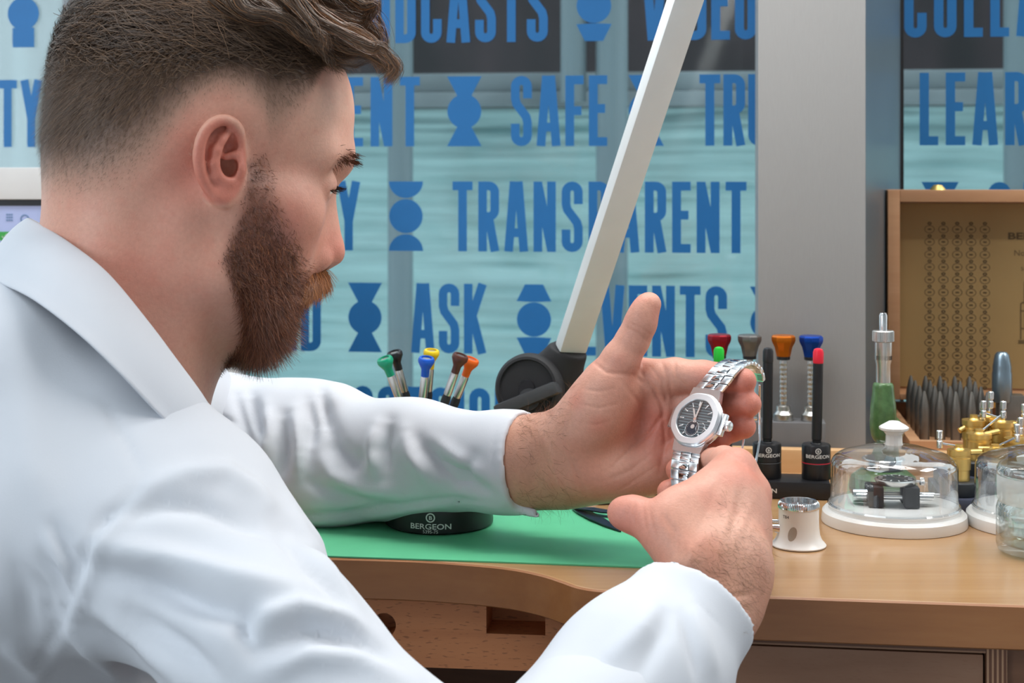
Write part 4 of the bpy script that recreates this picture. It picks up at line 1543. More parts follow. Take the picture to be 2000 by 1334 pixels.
def carve(v, q, lines, facing=0.05):
    """press fine creases (traced lines) into the camera-facing skin"""
    n = vnormals(v, q)
    p = project(v)
    cam_dir = unit(np.array([0, 0, CAM_Z]) - v)
    face = smoothstep(facing, facing + 0.3, (n * cam_dir).sum(1))
    disp = np.zeros(len(v))
    for pts, w, amp in lines:
        d, t = poly_dist(p, pts)
        disp += amp * np.exp(-(d / w) ** 2) * np.sin(np.clip(t, 0.03, 0.97) * math.pi) ** 0.5
    return v + n * (disp * face)[:, None]
lh_v, lh_q = build_left_hand()
lh_lines = [([(1248, 722), (1277, 758), (1290, 792)], 4, -.0010), ([(1290, 704), (1307, 742), (1313, 772)], 4, -.0009),
    ([(1237, 733), (1272, 757), (1292, 785), (1294, 812), (1269, 845), (1230, 878), (1197, 912)], 4.5, -.0013),
    ([(1314, 698), (1322, 735), (1342, 760)], 3.5, -.0009), ([(1302, 770), (1296, 820), (1300, 865), (1288, 925)], 4.5, -.0011),
    ([(1110, 806), (1103, 860), (1128, 930), (1150, 975)], 4, -.0007), ([(1152, 702), (1185, 727), (1232, 733)], 4, -.0008),
    ([(1222, 640), (1246, 650), (1266, 668)], 3, -.0006), ([(1230, 632), (1250, 640), (1272, 655)], 3, -.0005),
    ([(1270, 716), (1292, 745), (1303, 785)], 3, -.0006), ([(1215, 745), (1250, 790), (1255, 850)], 5, -.0005),
    ([(1140, 760), (1170, 765), (1205, 758)], 3, -.0004), ([(1135, 790), (1170, 797), (1210, 788)], 3, -.0004), ([(1130, 825), (1165, 830), (1200, 820)], 3, -.0003),
    ([(1060, 850), (1080, 900), (1095, 960)], 6, .0008), ([(1180, 940), (1230, 920), (1280, 880)], 4, -.0005), ([(1200, 965), (1245, 935), (1290, 905)], 3, -.0004),
    ([(1120, 700), (1138, 742), (1118, 800)], 14, .0006)]
lh_v = carve(lh_v, lh_q, lh_lines)
rh_v, rh_q = build_right_hand()
rh_lines = [([(1228, 985), (1226, 1005), (1230, 1028)], 3, -.0005), ([(1240, 982), (1238, 1005), (1242, 1032)], 3, -.0005), ([(1256, 985), (1258, 1015), (1262, 1040)], 4, -.0006),
    ([(1268, 990), (1272, 1020), (1282, 1052)], 4, -.0006), ([(1290, 1000), (1318, 1040), (1322, 1085)], 8, -.0008),
    ([(1408, 1080), (1425, 1000), (1436, 930)], 8, .0006), ([(1425, 1080), (1452, 1020), (1468, 980)], 8, .0006), ([(1415, 1060), (1440, 1000), (1455, 945)], 9, -.0006),
    ([(1352, 1075), (1375, 1010), (1408, 930)], 9, -.0007), ([(1440, 890), (1452, 905), (1458, 925)], 4, -.0004), ([(1425, 883), (1440, 896), (1450, 915)], 3, -.0004),
    ([(1335, 1120), (1350, 1085), (1345, 1060)], 7, .0008), ([(1400, 1150), (1430, 1165), (1470, 1160)], 6, -.0006)]
rh_v = carve(rh_v, rh_q, rh_lines)

def tint_hand(v, tips, wrist_px, knuckles=()):
    p = project(v)
    c = np.tile(SKIN, (len(v), 1))
    def mixin(col, w):
        nonlocal c
        c = c * (1 - w[:, None]) + np.asarray(col) * w[:, None]
    mixin(PALE, 0.35 * np.clip(vnoise(v, 55, 9), 0, 1))
    mixin(RED, 0.40 * np.clip(vnoise(v, 70, 13), 0, 1) + 0.12)
    for (x, y, d, r) in tips:
        dd = np.linalg.norm(v - A(x, y, d), axis=1)
        mixin(RED, 0.62 * np.exp(-(dd / 0.016) ** 2))
    for (x, y, d) in knuckles:
        dd = np.linalg.norm(v - A(x, y, d), axis=1)
        mixin(RED, 0.5 * np.exp(-(dd / 0.012) ** 2))
    wx, wy, wd = wrist_px
    dd = np.linalg.norm(v - A(wx, wy, wd), axis=1)
    mixin(np.array(srgb(196, 148, 120)), 0.55 * np.exp(-(dd / 0.05) ** 2))
    return np.clip(c, 0, 1)
lh_tips = [LH_FINGERS[k][-1] for k in ('index', 'middle', 'ring', 'little')] + [LH_FINGERS[k][3] for k in ('index', 'middle', 'ring', 'little')] + [(1268, 820, 1.045, 0), (1290, 850, 1.045, 0)]
lh_col = tint_hand(lh_v, lh_tips, (1040, 905, 1.06))
rh_col = tint_hand(rh_v, [RH_FINGERS['thumb'][-1], RH_FINGERS['index'][-1], RH_FINGERS['middle'][-1], RH_FINGERS['thumb'][1]], (1410, 1165, .87), ((1436, 905, .94), (1478, 975, .935)))

# ---- the rest of the body under the clothes
def build_core():
    S = SDF((-0.72, 0.62, 0.40), (0.12, 1.36, 1.16), 0.009)
    nb = h2w(V3(-60, 0, -150))
    S.cone(nb, (-0.36, 0.985, 0.95), 0.055, 0.10, k=0.0)
    S.cone((-0.36, 0.985, 0.95), (-0.47, 0.98, 0.60), 0.115, 0.12, k=0.05)
    S.chain([(-0.33, 0.985, 1.0), A(310, 1050, .875), A(960, 1700, .74), A(1300, 1345, .842)], [0.055, 0.034, 0.030, 0.028], k=0.02)
    S.chain([(-0.33, 0.985, 1.0), A(330, 830, 1.20), A(590, 915, 1.19), A(800, 905, 1.125)], [0.055, 0.030, 0.026, 0.022], k=0.02)
    v, q = S.mesh()
    return relax(v, q, 2, 0.5), q
co_v, co_q = build_core()
def join_body():
    vs_, qs_, cs_, n = [], [], [], 0
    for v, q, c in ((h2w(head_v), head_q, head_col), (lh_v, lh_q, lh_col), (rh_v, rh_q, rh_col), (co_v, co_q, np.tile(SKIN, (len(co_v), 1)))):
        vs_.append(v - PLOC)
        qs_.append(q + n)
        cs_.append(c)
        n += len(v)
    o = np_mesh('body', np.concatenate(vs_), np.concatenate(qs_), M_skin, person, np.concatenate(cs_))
    o['label'] = 'fair skin of head, neck and both hands'
join_body()

def arm_hair():
    st = Strands()
    rng = np.random.default_rng(21)
    def patch(v, q, wfun, cnt, dirv, ln, cols, lift=0.45, wd=0.00016):
        n = vnormals(v, q)
        p = project(v)
        wq = wfun(p, v, n)[q].mean(1)
        k, w = sample_surface(v, q, wq, cnt, rng)
        pt = (v[q[k]] * w[..., None]).sum(1)
        nn = unit((n[q[k]] * w[..., None]).sum(1))
        d = np.tile(np.asarray(dirv, float), (cnt, 1))
        d = d - nn * (d * nn).sum(1)[:, None]
        d = unit(unit(d) + rng.normal(0, 0.35, (cnt, 3)))
        d = unit(d + nn * (lift * rng.uniform(0.3, 1.2, cnt))[:, None])
        L_ = ln * rng.uniform(0.5, 1.3, cnt)
        pa = [pt]
        bend = rng.normal(0, 0.18, (cnt, 3))
        for i in range(4):
            d = unit(d + bend - nn * 0.10)
            pa.append(pa[-1] + d * (L_ / 4)[:, None])
        pa = np.stack(pa, 1)
        c = cols[rng.integers(0, len(cols), cnt)]
        st.add(*ribbons(pa, np.full(cnt, wd), np.repeat(nn[:, None], 5, 1), c))
    cols = np.array([srgb(96, 66, 44), srgb(128, 92, 62), srgb(150, 112, 76), srgb(70, 48, 34)])
    patch(lh_v, lh_q, lambda p, v, n: ((p[:, 0] > 1010) & (p[:, 0] < 1125)) * (0.35 + 1.4 * smoothstep(-0.1, 0.9, n[:, 2]) + 1.1 * smoothstep(0.2, 0.9, -n[:, 2])) * (1 - 0.75 * smoothstep(1075, 1120, p[:, 0])), 1100, (0.8, -0.2, -0.25), 0.011, cols)
    patch(rh_v, rh_q, lambda p, v, n: soft_poly(p, [(1330, 1130), (1370, 1050), (1395, 1000), (1420, 960), (1450, 990), (1490, 1050), (1490, 1130), (1460, 1200), (1420, 1240), (1380, 1200)], 25) * (n[:, 1] < 0.3) * (0.35 + 0.65 * smoothstep(1000, 1120, p[:, 1])), 2600, (0.55, -0.3, -0.35), 0.008, cols, 0.28, 0.00012)
    st.build('arm_hair', person, 'fine brown hair on wrists and back of the hand')
arm_hair()

# ---- white lab coat
def coat_material():
    m, nt, b = new_mat('white_cotton')
    L = nt.links.new
    tc = nt.nodes.new('ShaderNodeTexCoord')
    n = nt.nodes.new('ShaderNodeTexNoise')
    n.inputs['Scale'].default_value = 14
    n.inputs['Detail'].default_value = 3
    L(tc.outputs['Object'], n.inputs['Vector'])
    r = nt.nodes.new('ShaderNodeValToRGB')
    r.color_ramp.elements[0].color = (*srgb(207, 211, 219), 1)
    r.color_ramp.elements[1].color = (*srgb(217, 220, 226), 1)
    L(n.outputs['Fac'], r.inputs['Fac'])
    L(r.outputs[0], b.inputs['Base Color'])
    b.inputs['Roughness'].default_value = 0.75
    b.inputs['Specular IOR Level'].default_value = 0.2
    b.inputs['Sheen Weight'].default_value = 0.15
    w1 = nt.nodes.new('ShaderNodeTexNoise')
    w1.inputs['Scale'].default_value = 1500
    L(tc.outputs['Object'], w1.inputs['Vector'])
    bp = nt.nodes.new('ShaderNodeBump')
    bp.inputs['Strength'].default_value = 0.12
    bp.inputs['Distance'].default_value = 0.0004
    L(w1.outputs['Fac'], bp.inputs['Height'])
    L(bp.outputs['Normal'], b.inputs['Normal'])
    return m
M_coat = coat_material()

def folds(v, q, lines, noise=0.0, seed=1):
    n = vnormals(v, q)
    p = project(v)
    cam_dir = unit(np.array([0, 0, CAM_Z]) - v)
    face = smoothstep(-0.15, 0.35, (n * cam_dir).sum(1))
    disp = np.zeros(len(v))
    for pts, w, amp in lines:
        d, t = poly_dist(p, pts)
        disp += 1.7 * amp * np.exp(-(d / w) ** 2) * np.sin(np.clip(t, 0.04, 0.96) * math.pi) ** 0.6
    disp *= face
    if noise:
        disp += noise * vnoise(v, 22, seed) + 0.5 * noise * vnoise(v, 48, seed + 1)
    return relax(v + n * disp[:, None], q, 1, 0.4)

def coat_torso():
    S = SDF((-0.66, 0.64, 0.45), (0.14, 1.36, 1.20), 0.0036)
    SR = A(300, 1062, .870)
    S.ell((-0.395, 0.985, 0.98), (0.135, 0.165, 0.15), k=0)
    S.ell((-0.375, 0.985, 1.045), (0.100, 0.105, 0.090), k=0.05)
    S.cone((-0.40, 0.985, 0.92), (-0.49, 0.98, 0.55), 0.150, 0.160, k=0.06)
    S.chain([(-0.350, 0.955, 1.095), (-0.290, 0.915, 1.083), (-0.246, 0.890, 1.040), SR], [0.058, 0.056, 0.046, 0.048], k=0.03)
    S.chain([A(250, 795, .905), A(395, 962, .900), A(520, 1110, .885)], [0.0385, 0.0365, 0.036], k=0.02)
    S.cone((-0.36, 0.90, 1.00), SR, 0.085, 0.050, k=0.04)
    S.cone((-0.31, 1.02, 1.045), A(340, 800, 1.19), 0.050, 0.050, k=0.05)
    S.cone((-0.30, 0.985, 0.95), (-0.33, 0.985, 0.75), 0.10, 0.11, k=0.06)      # chest
    S.chain([SR, A(530, 1272, .81), A(960, 1700, .74)], [0.050, 0.046, 0.050], k=0.03)
    S.cone(A(960, 1700, .74), A(1180, 1420, .82), 0.050, 0.048, k=0.03)
    # neck opening
    S.cone(h2w(V3(-30, 0, -70)), h2w(V3(-40, 0, -150)), 0.056, 0.060, k=0.006, op='s')
    v, q = S.mesh()
    v = relax(v, q, 3, 0.5)
    L = [
        ([(283, 935), (235, 985), (191, 1034), (163, 1098), (120, 1218), (71, 1303)], 8, -.0022),
        ([(300, 945), (250, 1000), (208, 1045), (180, 1105), (138, 1222), (90, 1310)], 14, .0018),
        ([(205, 787), (244, 858), (283, 935)], 7, -.0012), ([(262, 700), (285, 735), (300, 755)], 9, -.0030),
        ([(297, 945), (368, 925), (440, 925), (500, 965), (545, 1020)], 20, .0042),
        ([(212, 1013), (318, 985), (396, 988), (495, 1027), (587, 1056)], 20, -.0042),
        ([(184, 1063), (318, 1088), (453, 1130), (610, 1158)], 24, .0048),
        ([(163, 1105), (283, 1140), (396, 1183), (481, 1206), (490, 1256)], 24, -.0058),
        ([(478, 1200), (470, 1230), (490, 1262)], 13, -.0040),
        ([(488, 1250), (509, 1211), (580, 1190), (672, 1211), (730, 1250)], 20, .0045),
        ([(502, 1278), (601, 1232), (693, 1247), (778, 1292)], 17, -.0042),
        ([(510, 1320), (600, 1280), (700, 1290), (800, 1335)], 20, .0035),
        ([(130, 1215), (180, 1270), (240, 1335)], 12, .0036), ([(165, 1205), (225, 1262), (300, 1335)], 13, -.0036),
        ([(205, 1195), (280, 1250), (350, 1335)], 16, .0036), ([(260, 1200), (350, 1262), (430, 1335)], 20, -.0040),
        ([(105, 1020), (130, 1070), (150, 1115)], 10, -.0030), ([(80, 1080), (112, 1125), (130, 1170)], 10, -.0034), ([(95, 1050), (122, 1095), (140, 1145)], 10, .0026),
        ([(60, 1110), (95, 1165), (105, 1215)], 12, -.0026), ([(20, 1080), (50, 1150), (60, 1250)], 18, -.0022), ([(0, 1250), (50, 1290), (90, 1335)], 16, .0030),
        ([(30, 560), (60, 900), (110, 1030)], 40, .0016),
        ([(560, 980), (620, 1085), (700, 1180)], 13, .0026), ([(535, 1010), (590, 1100), (660, 1172)], 13, -.0026),
        ([(640, 1075), (740, 1200), (850, 1300)], 16, -.0016),
    ]
    return folds(v, q, L, 0.0014, 31), q

def coat_left_sleeve():
    S = SDF((-0.34, 1.02, 0.905), (0.045, 1.28, 1.11), 0.0026)
    FL_ = (np.array([0, 1.0, 0]), 1.18)
    S.chain([A(330, 850, 1.21), A(450, 872, 1.21), A(560, 890, 1.19)], [0.050, 0.052, 0.055], k=0.02)
    S.chain([A(560, 890, 1.19), A(620, 893, 1.175), A(800, 895, 1.130), A(1000, 903, 1.082), A(1090, 903, 1.066)], [0.055, 0.0535, 0.0402, 0.0325, 0.0320], k=0.02, flat=FL_)
    S.cone(A(560, 920, 1.16), A(640, 972, 1.13), 0.035, 0.018, k=0.02)
    S.cone(A(640, 940, 1.145), A(900, 925, 1.10), 0.022, 0.013, k=0.02)
    # bunched top of the sleeve
    for c, r in (((440, 778, 1.20), .014), ((545, 785, 1.18), .013), ((655, 795, 1.16), .012)):
        S.ell(A(*c), (r, r * 1.6, r), k=0.012)
    e0, e1 = A(800, 895, 1.13), A(1040, 903, 1.075)
    ax = unit(e1 - e0)
    S.half(A(1024, 903, 1.075), ax)
    S.cone(A(930, 903, 1.098), A(1090, 903, 1.066), 0.0315, 0.0318, k=0.0, op='s', flat=(np.array([0, 1.0, 0]), 1.22))
    # loose placket corner hanging under the cuff
    S.cone(A(998, 982, 1.068), A(1048, 1010, 1.060), 0.0062, 0.0028, k=0.004, flat=(np.array([0, 1.0, 0]), 2.0))
    S.cone(A(1020, 990, 1.066), A(1055, 1000, 1.060), 0.0035, 0.0020, k=0.003, flat=(np.array([0, 1.0, 0]), 2.0))
    v, q = S.mesh()
    v = relax(v, q, 2, 0.5)
    L = [
        ([(761, 820), (750, 876), (757, 930)], 14, -.0040), ([(735, 830), (722, 880), (730, 925)], 13, .0035), ([(790, 840), (800, 890), (840, 940)], 15, .0030),
        ([(815, 860), (862, 908), (933, 955), (962, 972)], 15, -.0038), ([(850, 862), (900, 900), (950, 935)], 15, .0022),
        ([(925, 890), (908, 925), (880, 950)], 12, -.0022), ([(640, 800), (655, 870), (690, 905), (720, 880)], 16, -.0035), ([(620, 880), (650, 930), (720, 960), (790, 965)], 16, .0030),
        ([(600, 940), (660, 965), (760, 985)], 12, -.0028), ([(553, 810), (556, 880), (548, 940)], 12, -.0050), ([(575, 800), (585, 870), (580, 930)], 12, .0040),
        ([(520, 790), (525, 850), (510, 900)], 12, .0035), ([(490, 770), (500, 820), (515, 850)], 12, -.0045), ([(600, 780), (612, 830), (605, 880)], 11, -.0030),
        ([(460, 770), (480, 850), (500, 940)], 10, -.0030), ([(628, 765), (635, 800), (640, 840)], 11, -.0040), ([(395, 800), (430, 815), (460, 826)], 5, -.0020),
        ([(562, 985), (590, 1006), (680, 1000), (800, 983), (880, 973), (965, 985)], 4.5, -.0016), ([(570, 1000), (600, 1018), (690, 1012), (800, 994), (880, 985)], 9, .0018),
        ([(968, 820), (960, 900), (972, 985)], 3.0, -.0005),
    ]
    return folds(v, q, L, 0.0009, 41), q

def coat_right_cuff():
    S = SDF((-0.02, 0.74, 0.845), (0.15, 0.93, 1.0), 0.0024)
    S.chain([A(1120, 1490, .805), A(1252, 1330, .845), A(1368, 1174, .884), A(1420, 1105, .90)], [0.050, 0.0455, 0.0320, 0.0300], k=0.02)
    ax = unit(A(1395, 1165, .887) - A(1300, 1340, .845))
    S.half(A(1360, 1190, .881), ax)
    S.cone(A(1310, 1260, .862), A(1430, 1090, .905), 0.0290, 0.0300, k=0.0, op='s')
    v, q = S.mesh()
    v = relax(v, q, 2, 0.5)
    L = [([(1300, 1180), (1290, 1240), (1240, 1334)], 18, -.0018), ([(1345, 1180), (1370, 1240), (1400, 1330)], 16, .0018), ([(1330, 1200), (1345, 1260), (1360, 1330)], 9, -.0016),
         ([(1180, 1300), (1240, 1240), (1290, 1180)], 22, .0022), ([(1340, 1130), (1362, 1180), (1410, 1225)], 3, -.0004)]
    return folds(v, q, L, 0.0008, 51), q

def build_coat():
    vs_, qs_, n = [], [], 0
    for v, q in (coat_torso(), coat_left_sleeve(), coat_right_cuff()):
        vs_.append(v - PLOC)
        qs_.append(q + n)
        n += len(v)
    o = np_mesh('lab_coat', np.concatenate(vs_), np.concatenate(qs_), M_coat, person)
    o['label'] = 'white cotton lab coat with long sleeves'
    # collar: a folded band round the neck
    topr = [(58, 426, 1.0), (85, 440, .955), (140, 476, .918), (210, 532, .900), (285, 622, .893), (345, 702, .895), (398, 775, .905), (432, 838, .935), (430, 850, .99), (408, 810, 1.04), (350, 700, 1.075), (250, 570, 1.09), (150, 480, 1.075), (80, 436, 1.04)]
    lowr = [(-30, 528, 1.0), (-8, 548, .915), (60, 582, .868), (150, 650, .850), (232, 728, .848), (300, 800, .858), (365, 862, .880), (440, 920, .925), (480, 950, .99), (440, 890, 1.06), (360, 780, 1.11), (230, 640, 1.13), (90, 560, 1.10), (0, 530, 1.05)]
    tr = [A(*c) for c in topr]
    lr = [A(*c) for c in lowr]
    def loop(pts, m=5):
        k = len(pts)
        out = []
        for i in range(k):
            a, b, c, d = [np.asarray(pts[(i + j) % k]) for j in (-1, 0, 1, 2)]
            for s in range(m):
                t = s / m
                out.append(0.5 * (2 * b + (c - a) * t + (2 * a - 5 * b + 4 * c - d) * t * t + (3 * b - a - 3 * c + d) * t ** 3))
        return np.array(out)
    T_, L_ = loop(tr), loop(lr)
    cen = h2w(V3(-55, 0, -150))
    rows = []
    inn = T_ + (cen - T_) * 0.04 + np.array([0, 0, -0.045])
    rows.append(inn)
    rows.append(T_ + (cen - T_) * 0.015 + np.array([0, 0, -0.012]))
    for f in (0.0, 0.04, 0.12, 0.3, 0.5, 0.7, 0.85, 0.95, 1.0):
        g = T_ * (1 - f) + L_ * f
        out = unit(g - (cen + np.array([0, 0, -0.02])))
        g = g + out * (0.0045 * math.sin(min(1, f * 1.15) * math.pi) ** 0.8)
        rows.append(g)
    rows.append(L_ - unit(L_ - cen) * 0.004 + np.array([0, 0, 0.002]))
    m_ = len(T_)
    vv = np.concatenate(rows) - PLOC
    qs = []
    for i in range(len(rows) - 1):
        a = i * m_ + np.arange(m_)
        b = i * m_ + (np.arange(m_) + 1) % m_
        qs.append(np.stack([a, b, b + m_, a + m_], 1))
    co = np_mesh('collar', vv, np.concatenate(qs), M_coat, o)
    sd = co.modifiers.new('thickness', 'SOLIDIFY')
    sd.thickness = 0.0016
    sd.offset = 0
    ss = co.modifiers.new('smooth', 'SUBSURF')
    ss.levels = 1
    ss.render_levels = 1
    # trousers and a stool below the frame
    S = SDF((-0.72, 0.72, 0.0), (0.12, 1.24, 0.72), 0.008)
    for s, yk in ((-1, .90), (1, 1.10)):
        S.cone((-0.50, 0.98 + 0.09 * s, 0.60), (-0.10, yk, 0.60), 0.085, 0.068, k=0.03)
        S.cone((-0.10, yk, 0.60), (-0.12, yk, 0.10), 0.062, 0.048, k=0.02)
        S.ell((-0.07, yk, 0.045), (0.13, 0.045, 0.042), k=0.02)
    S.half((0, 0, 0.002), (0, 0, -1))
    v, q = S.mesh()
    np_mesh('trousers', relax(v, q, 2) - PLOC, q, mat('dark_trousers', srgb(38, 42, 52), 0.8), person)
    st = thing('work_stool', 'black padded stool under the seated man', 'stool', (-0.50, 0.98, 0.0))
    MB().lathe([(0.0, 0.44), (0.17, 0.44), (0.185, 0.455), (0.185, 0.49), (0.17, 0.51), (0.0, 0.515)], 40).build('seat', mat('black_vinyl', (0.02, 0.02, 0.022), 0.5), st)
    MB().cyl((0, 0, 0.05), (0, 0, 0.44), 0.025).build('post', mat('chrome', (0.8, 0.8, 0.82), 0.15, 1.0), st)
    for k in range(5):
        a = 2 * math.pi * k / 5
        MB().tube([(0, 0, 0.07), (0.14 * math.cos(a), 0.14 * math.sin(a), 0.05), (0.27 * math.cos(a), 0.27 * math.sin(a), 0.018)], 0.017).build('foot', MATS['black_vinyl'], st)
build_coat()

# ================================================================== THE WATCH
M_steel = mat('brushed_steel', (0.72, 0.73, 0.75), 0.24, 1.0, var=0.04, scale=300, stretch=(1, 12, 1))
M_pol = mat('polished_steel', (0.82, 0.83, 0.85), 0.07, 1.0, var=0.02)
M_black = mat('black_plastic', (0.014, 0.014, 0.016), 0.35, var=0.1)
M_blackm = mat('black_matt', (0.022, 0.022, 0.024), 0.6, var=0.1)
M_white = mat('white_plastic', srgb(238, 236, 232), 0.25, var=0.02)
M_print = mat('white_print', srgb(225, 225, 222), 0.6)
M_brass = mat('brass', srgb(236, 200, 122), 0.36, 1.0, var=0.08, scale=60)
def clear_mat(name, tint, lo, hi, rough=0.02):
    """thin clear shell: lets light straight through, mirrors more at glancing angles"""
    m = bpy.data.materials.new(name)
    m.use_nodes = True
    nt = m.node_tree
    nt.nodes.remove(nt.nodes['Principled BSDF'])
    out = nt.nodes['Material Output']
    tr = nt.nodes.new('ShaderNodeBsdfTransparent')
    tr.inputs['Color'].default_value = (*tint, 1)
    gl = nt.nodes.new('ShaderNodeBsdfGlossy')
    gl.inputs['Roughness'].default_value = rough
    lw = nt.nodes.new('ShaderNodeLayerWeight')
    lw.inputs['Blend'].default_value = 0.35
    n = nt.nodes.new('ShaderNodeTexNoise')
    n.inputs['Scale'].default_value = 20
    ad = nt.nodes.new('ShaderNodeMath')
    ad.operation = 'MULTIPLY_ADD'
    ad.inputs[1].default_value = 0.02
    nt.links.new(n.outputs['Fac'], ad.inputs[0])
    mr = nt.nodes.new('ShaderNodeMapRange')
    mr.inputs['To Min'].default_value = lo
    mr.inputs['To Max'].default_value = hi
    nt.links.new(lw.outputs['Facing'], mr.inputs['Value'])
    nt.links.new(mr.outputs[0], ad.inputs[2])
    mx = nt.nodes.new('ShaderNodeMixShader')
    nt.links.new(ad.outputs[0], mx.inputs['Fac'])
    nt.links.new(tr.outputs[0], mx.inputs[1])
    nt.links.new(gl.outputs[0], mx.inputs[2])
    nt.links.new(mx.outputs[0], out.inputs['Surface'])
    MATS[name] = m
    return m
M_crystal = clear_mat('watch_crystal', (0.98, 0.99, 1.0), 0.03, 0.35)
M_dome = clear_mat('clear_plastic_dome', (0.965, 0.98, 0.99), 0.09, 0.9)

def build_watch():
    C = P(1362, 822, 1.010)
    nz = Vector((-.58, -.64, .51)).normalized()
    by = Vector((.356, .364, .861))
    by = (by - nz * by.dot(nz)).normalized()
    ax = by.cross(nz).normalized()
    R = Matrix((ax, by, nz)).transposed().to_4x4()
    w = thing('wristwatch', 'steel wristwatch with blue-grey ridged dial held in the left hand', 'watch')
    w.matrix_world = Matrix.Translation(C) @ R
    Wi = w.matrix_world.inverted()
    k = 0.001
    def ring_prof(prof, n=96, lob=0.011, sq=0.0):
        """turned ring with a rounded octagon outline"""
        b = MB()
        v, f = [], []
        for r, z in prof:
            for i in range(n):
                a = 2 * math.pi * i / n
                rr = r * (1 - lob * math.cos(8 * a)) * (1 + sq * (1 - math.cos(4 * a)) * 0.5)
                v.append((rr * math.cos(a) * k, rr * math.sin(a) * k, z * k))
        m = len(prof)
        for j in range(m - 1):
            for i in range(n):
                q = (i + 1) % n
                f.append((j * n + i, j * n + q, (j + 1) * n + q, (j + 1) * n + i))
        b.add(v, f)
        return b
    cs = ring_prof([(0.01, -4.2), (16.5, -4.2), (18.6, -3.2), (19.2, -1.5), (19.2, 0.6), (18.4, 1.4), (0.01, 1.4)], lob=0.012)
    for s in (-1, 1):
        cs.box(min(s * 17, s * 21.6) * k, max(s * 17, s * 21.6) * k, -7.5 * k, 7.5 * k, -2.6 * k, 1.0 * k, bev=0.9 * k)
        cs.prism([(-12.5 * k, s * 14 * k), (12.5 * k, s * 14 * k), (10.8 * k, s * 22.5 * k), (-10.8 * k, s * 22.5 * k)], -2.8 * k, 1.2 * k)
    cs.build('case', M_steel, w, sharp=30)
    bz = ring_prof([(13.2, 2.2), (13.4, 3.9), (13.8, 4.2), (17.5, 4.1), (18.2, 3.6), (18.8, 2.3), (18.6, 1.4)])
    bz.build('bezel', mat('satin_bezel', (0.86, 0.87, 0.89), 0.34, 1.0, var=0.02), w, sharp=24)
    # dial with level ridges
    m, nt, b = new_mat('ridged_dial')
    tc = nt.nodes.new('ShaderNodeTexCoord')
    sp_ = nt.nodes.new('ShaderNodeSeparateXYZ')
    nt.links.new(tc.outputs['Object'], sp_.inputs[0])
    mu = nt.nodes.new('ShaderNodeMath')
    mu.operation = 'MULTIPLY'
    mu.inputs[1].default_value = 1 / 0.0019
    nt.links.new(sp_.outputs['Y'], mu.inputs[0])
    fr_ = nt.nodes.new('ShaderNodeMath')
    fr_.operation = 'FRACT'
    nt.links.new(mu.outputs[0], fr_.inputs[0])
    rp = nt.nodes.new('ShaderNodeValToRGB')
    rp.color_ramp.elements[0].position = 0.30
    rp.color_ramp.elements[0].color = (*srgb(46, 58, 66), 1)
    rp.color_ramp.elements[1].position = 0.45
    rp.color_ramp.elements[1].color = (*srgb(104, 122, 128), 1)
    nt.links.new(fr_.outputs[0], rp.inputs['Fac'])
    nt.links.new(rp.outputs[0], b.inputs['Base Color'])
    b.inputs['Roughness'].default_value = 0.35
    b.inputs['Metallic'].default_value = 0.3
    dl = ring_prof([(0.01, 2.0), (15.0, 2.0), (15.0, 1.4)])
    dl.build('dial', m, w)
    M_ix = mat('applied_index', (0.9, 0.9, 0.88), 0.2, 0.6)
    for h in range(12):
        if h in (6,):
            continue
        a = math.radians(90 - 30 * h)
        L0, L1 = (9.4, 12.7) if h not in (5, 7) else (10.9, 12.7)
        M = Matrix.Rotation(a, 4, 'Z')
        for off in ((-0.75, 0.75) if h == 12 or h == 0 else (0,)):
            MB().box(L0 * k, L1 * k, (off - 0.42) * k, (off + 0.42) * k, 2.0 * k, 2.6 * k, M, bev=0.15 * k).build('index', M_ix, w)
    # sub-dials
    M_sub = mat('subdial', srgb(38, 48, 60), 0.4)
    MB().lathe([(0.01 * k, 2.15 * k), (5.2 * k, 2.15 * k), (5.2 * k, 2.0 * k)], 40, Matrix.Translation((-0.6 * k, -6.4 * k, 0))).build('moon_phase', M_sub, w)
    MB().tube([(-0.6 * k + 5.2 * k * math.cos(t), -6.4 * k + 5.2 * k * math.sin(t), 2.2 * k) for t in np.linspace(0, 2 * math.pi, 40, endpoint=False)], 0.12 * k, 6, closed=True).build('moon_phase_ring', M_ix, w)
    MB().lathe([(0.01 * k, 2.3 * k), (1.5 * k, 2.3 * k), (1.5 * k, 2.15 * k)], 24, Matrix.Translation((-0.6 * k, -5.0 * k, 0))).build('moon', M_ix, w)
    for j in range(16):
        t = math.pi * (0.85 + 1.3 * j / 15)
        MB().box(4.0 * k, 4.8 * k, -0.12 * k, 0.12 * k, 2.16 * k, 2.22 * k, Matrix.Translation((-0.6 * k, -6.4 * k, 0)) @ Matrix.Rotation(t, 4, 'Z')).build('date_mark', M_ix, w, smooth=False)
    MB().tube([(5.6 * k + 3.4 * k * math.cos(t), -5.2 * k + 3.4 * k * math.sin(t), 2.1 * k) for t in np.linspace(0, 2 * math.pi, 32, endpoint=False)], 0.12 * k, 6, closed=True).build('subdial_ring', M_ix, w)
    MB().tube([(-5.6 * k + 3.4 * k * math.cos(t), 4.2 * k + 3.4 * k * math.sin(t), 2.1 * k) for t in np.linspace(0.3, 2.6, 20)], 0.14 * k, 6).build('power_scale', M_ix, w)
    def hand(nm, ang, L, wd, z, m):
        M = Matrix.Rotation(math.radians(-ang), 4, 'Z')
        MB().prism([(-wd / 2 * k, -2.4 * k), (wd / 2 * k, -2.4 * k), (wd / 2 * k, (L - 1) * k), (0, L * k), (-wd / 2 * k, (L - 1) * k)], z * k, (z + 0.25) * k, M).build(nm, m, w, smooth=False)
    hand('hour_hand', -29, 8.6, 1.25, 2.75, M_ix)
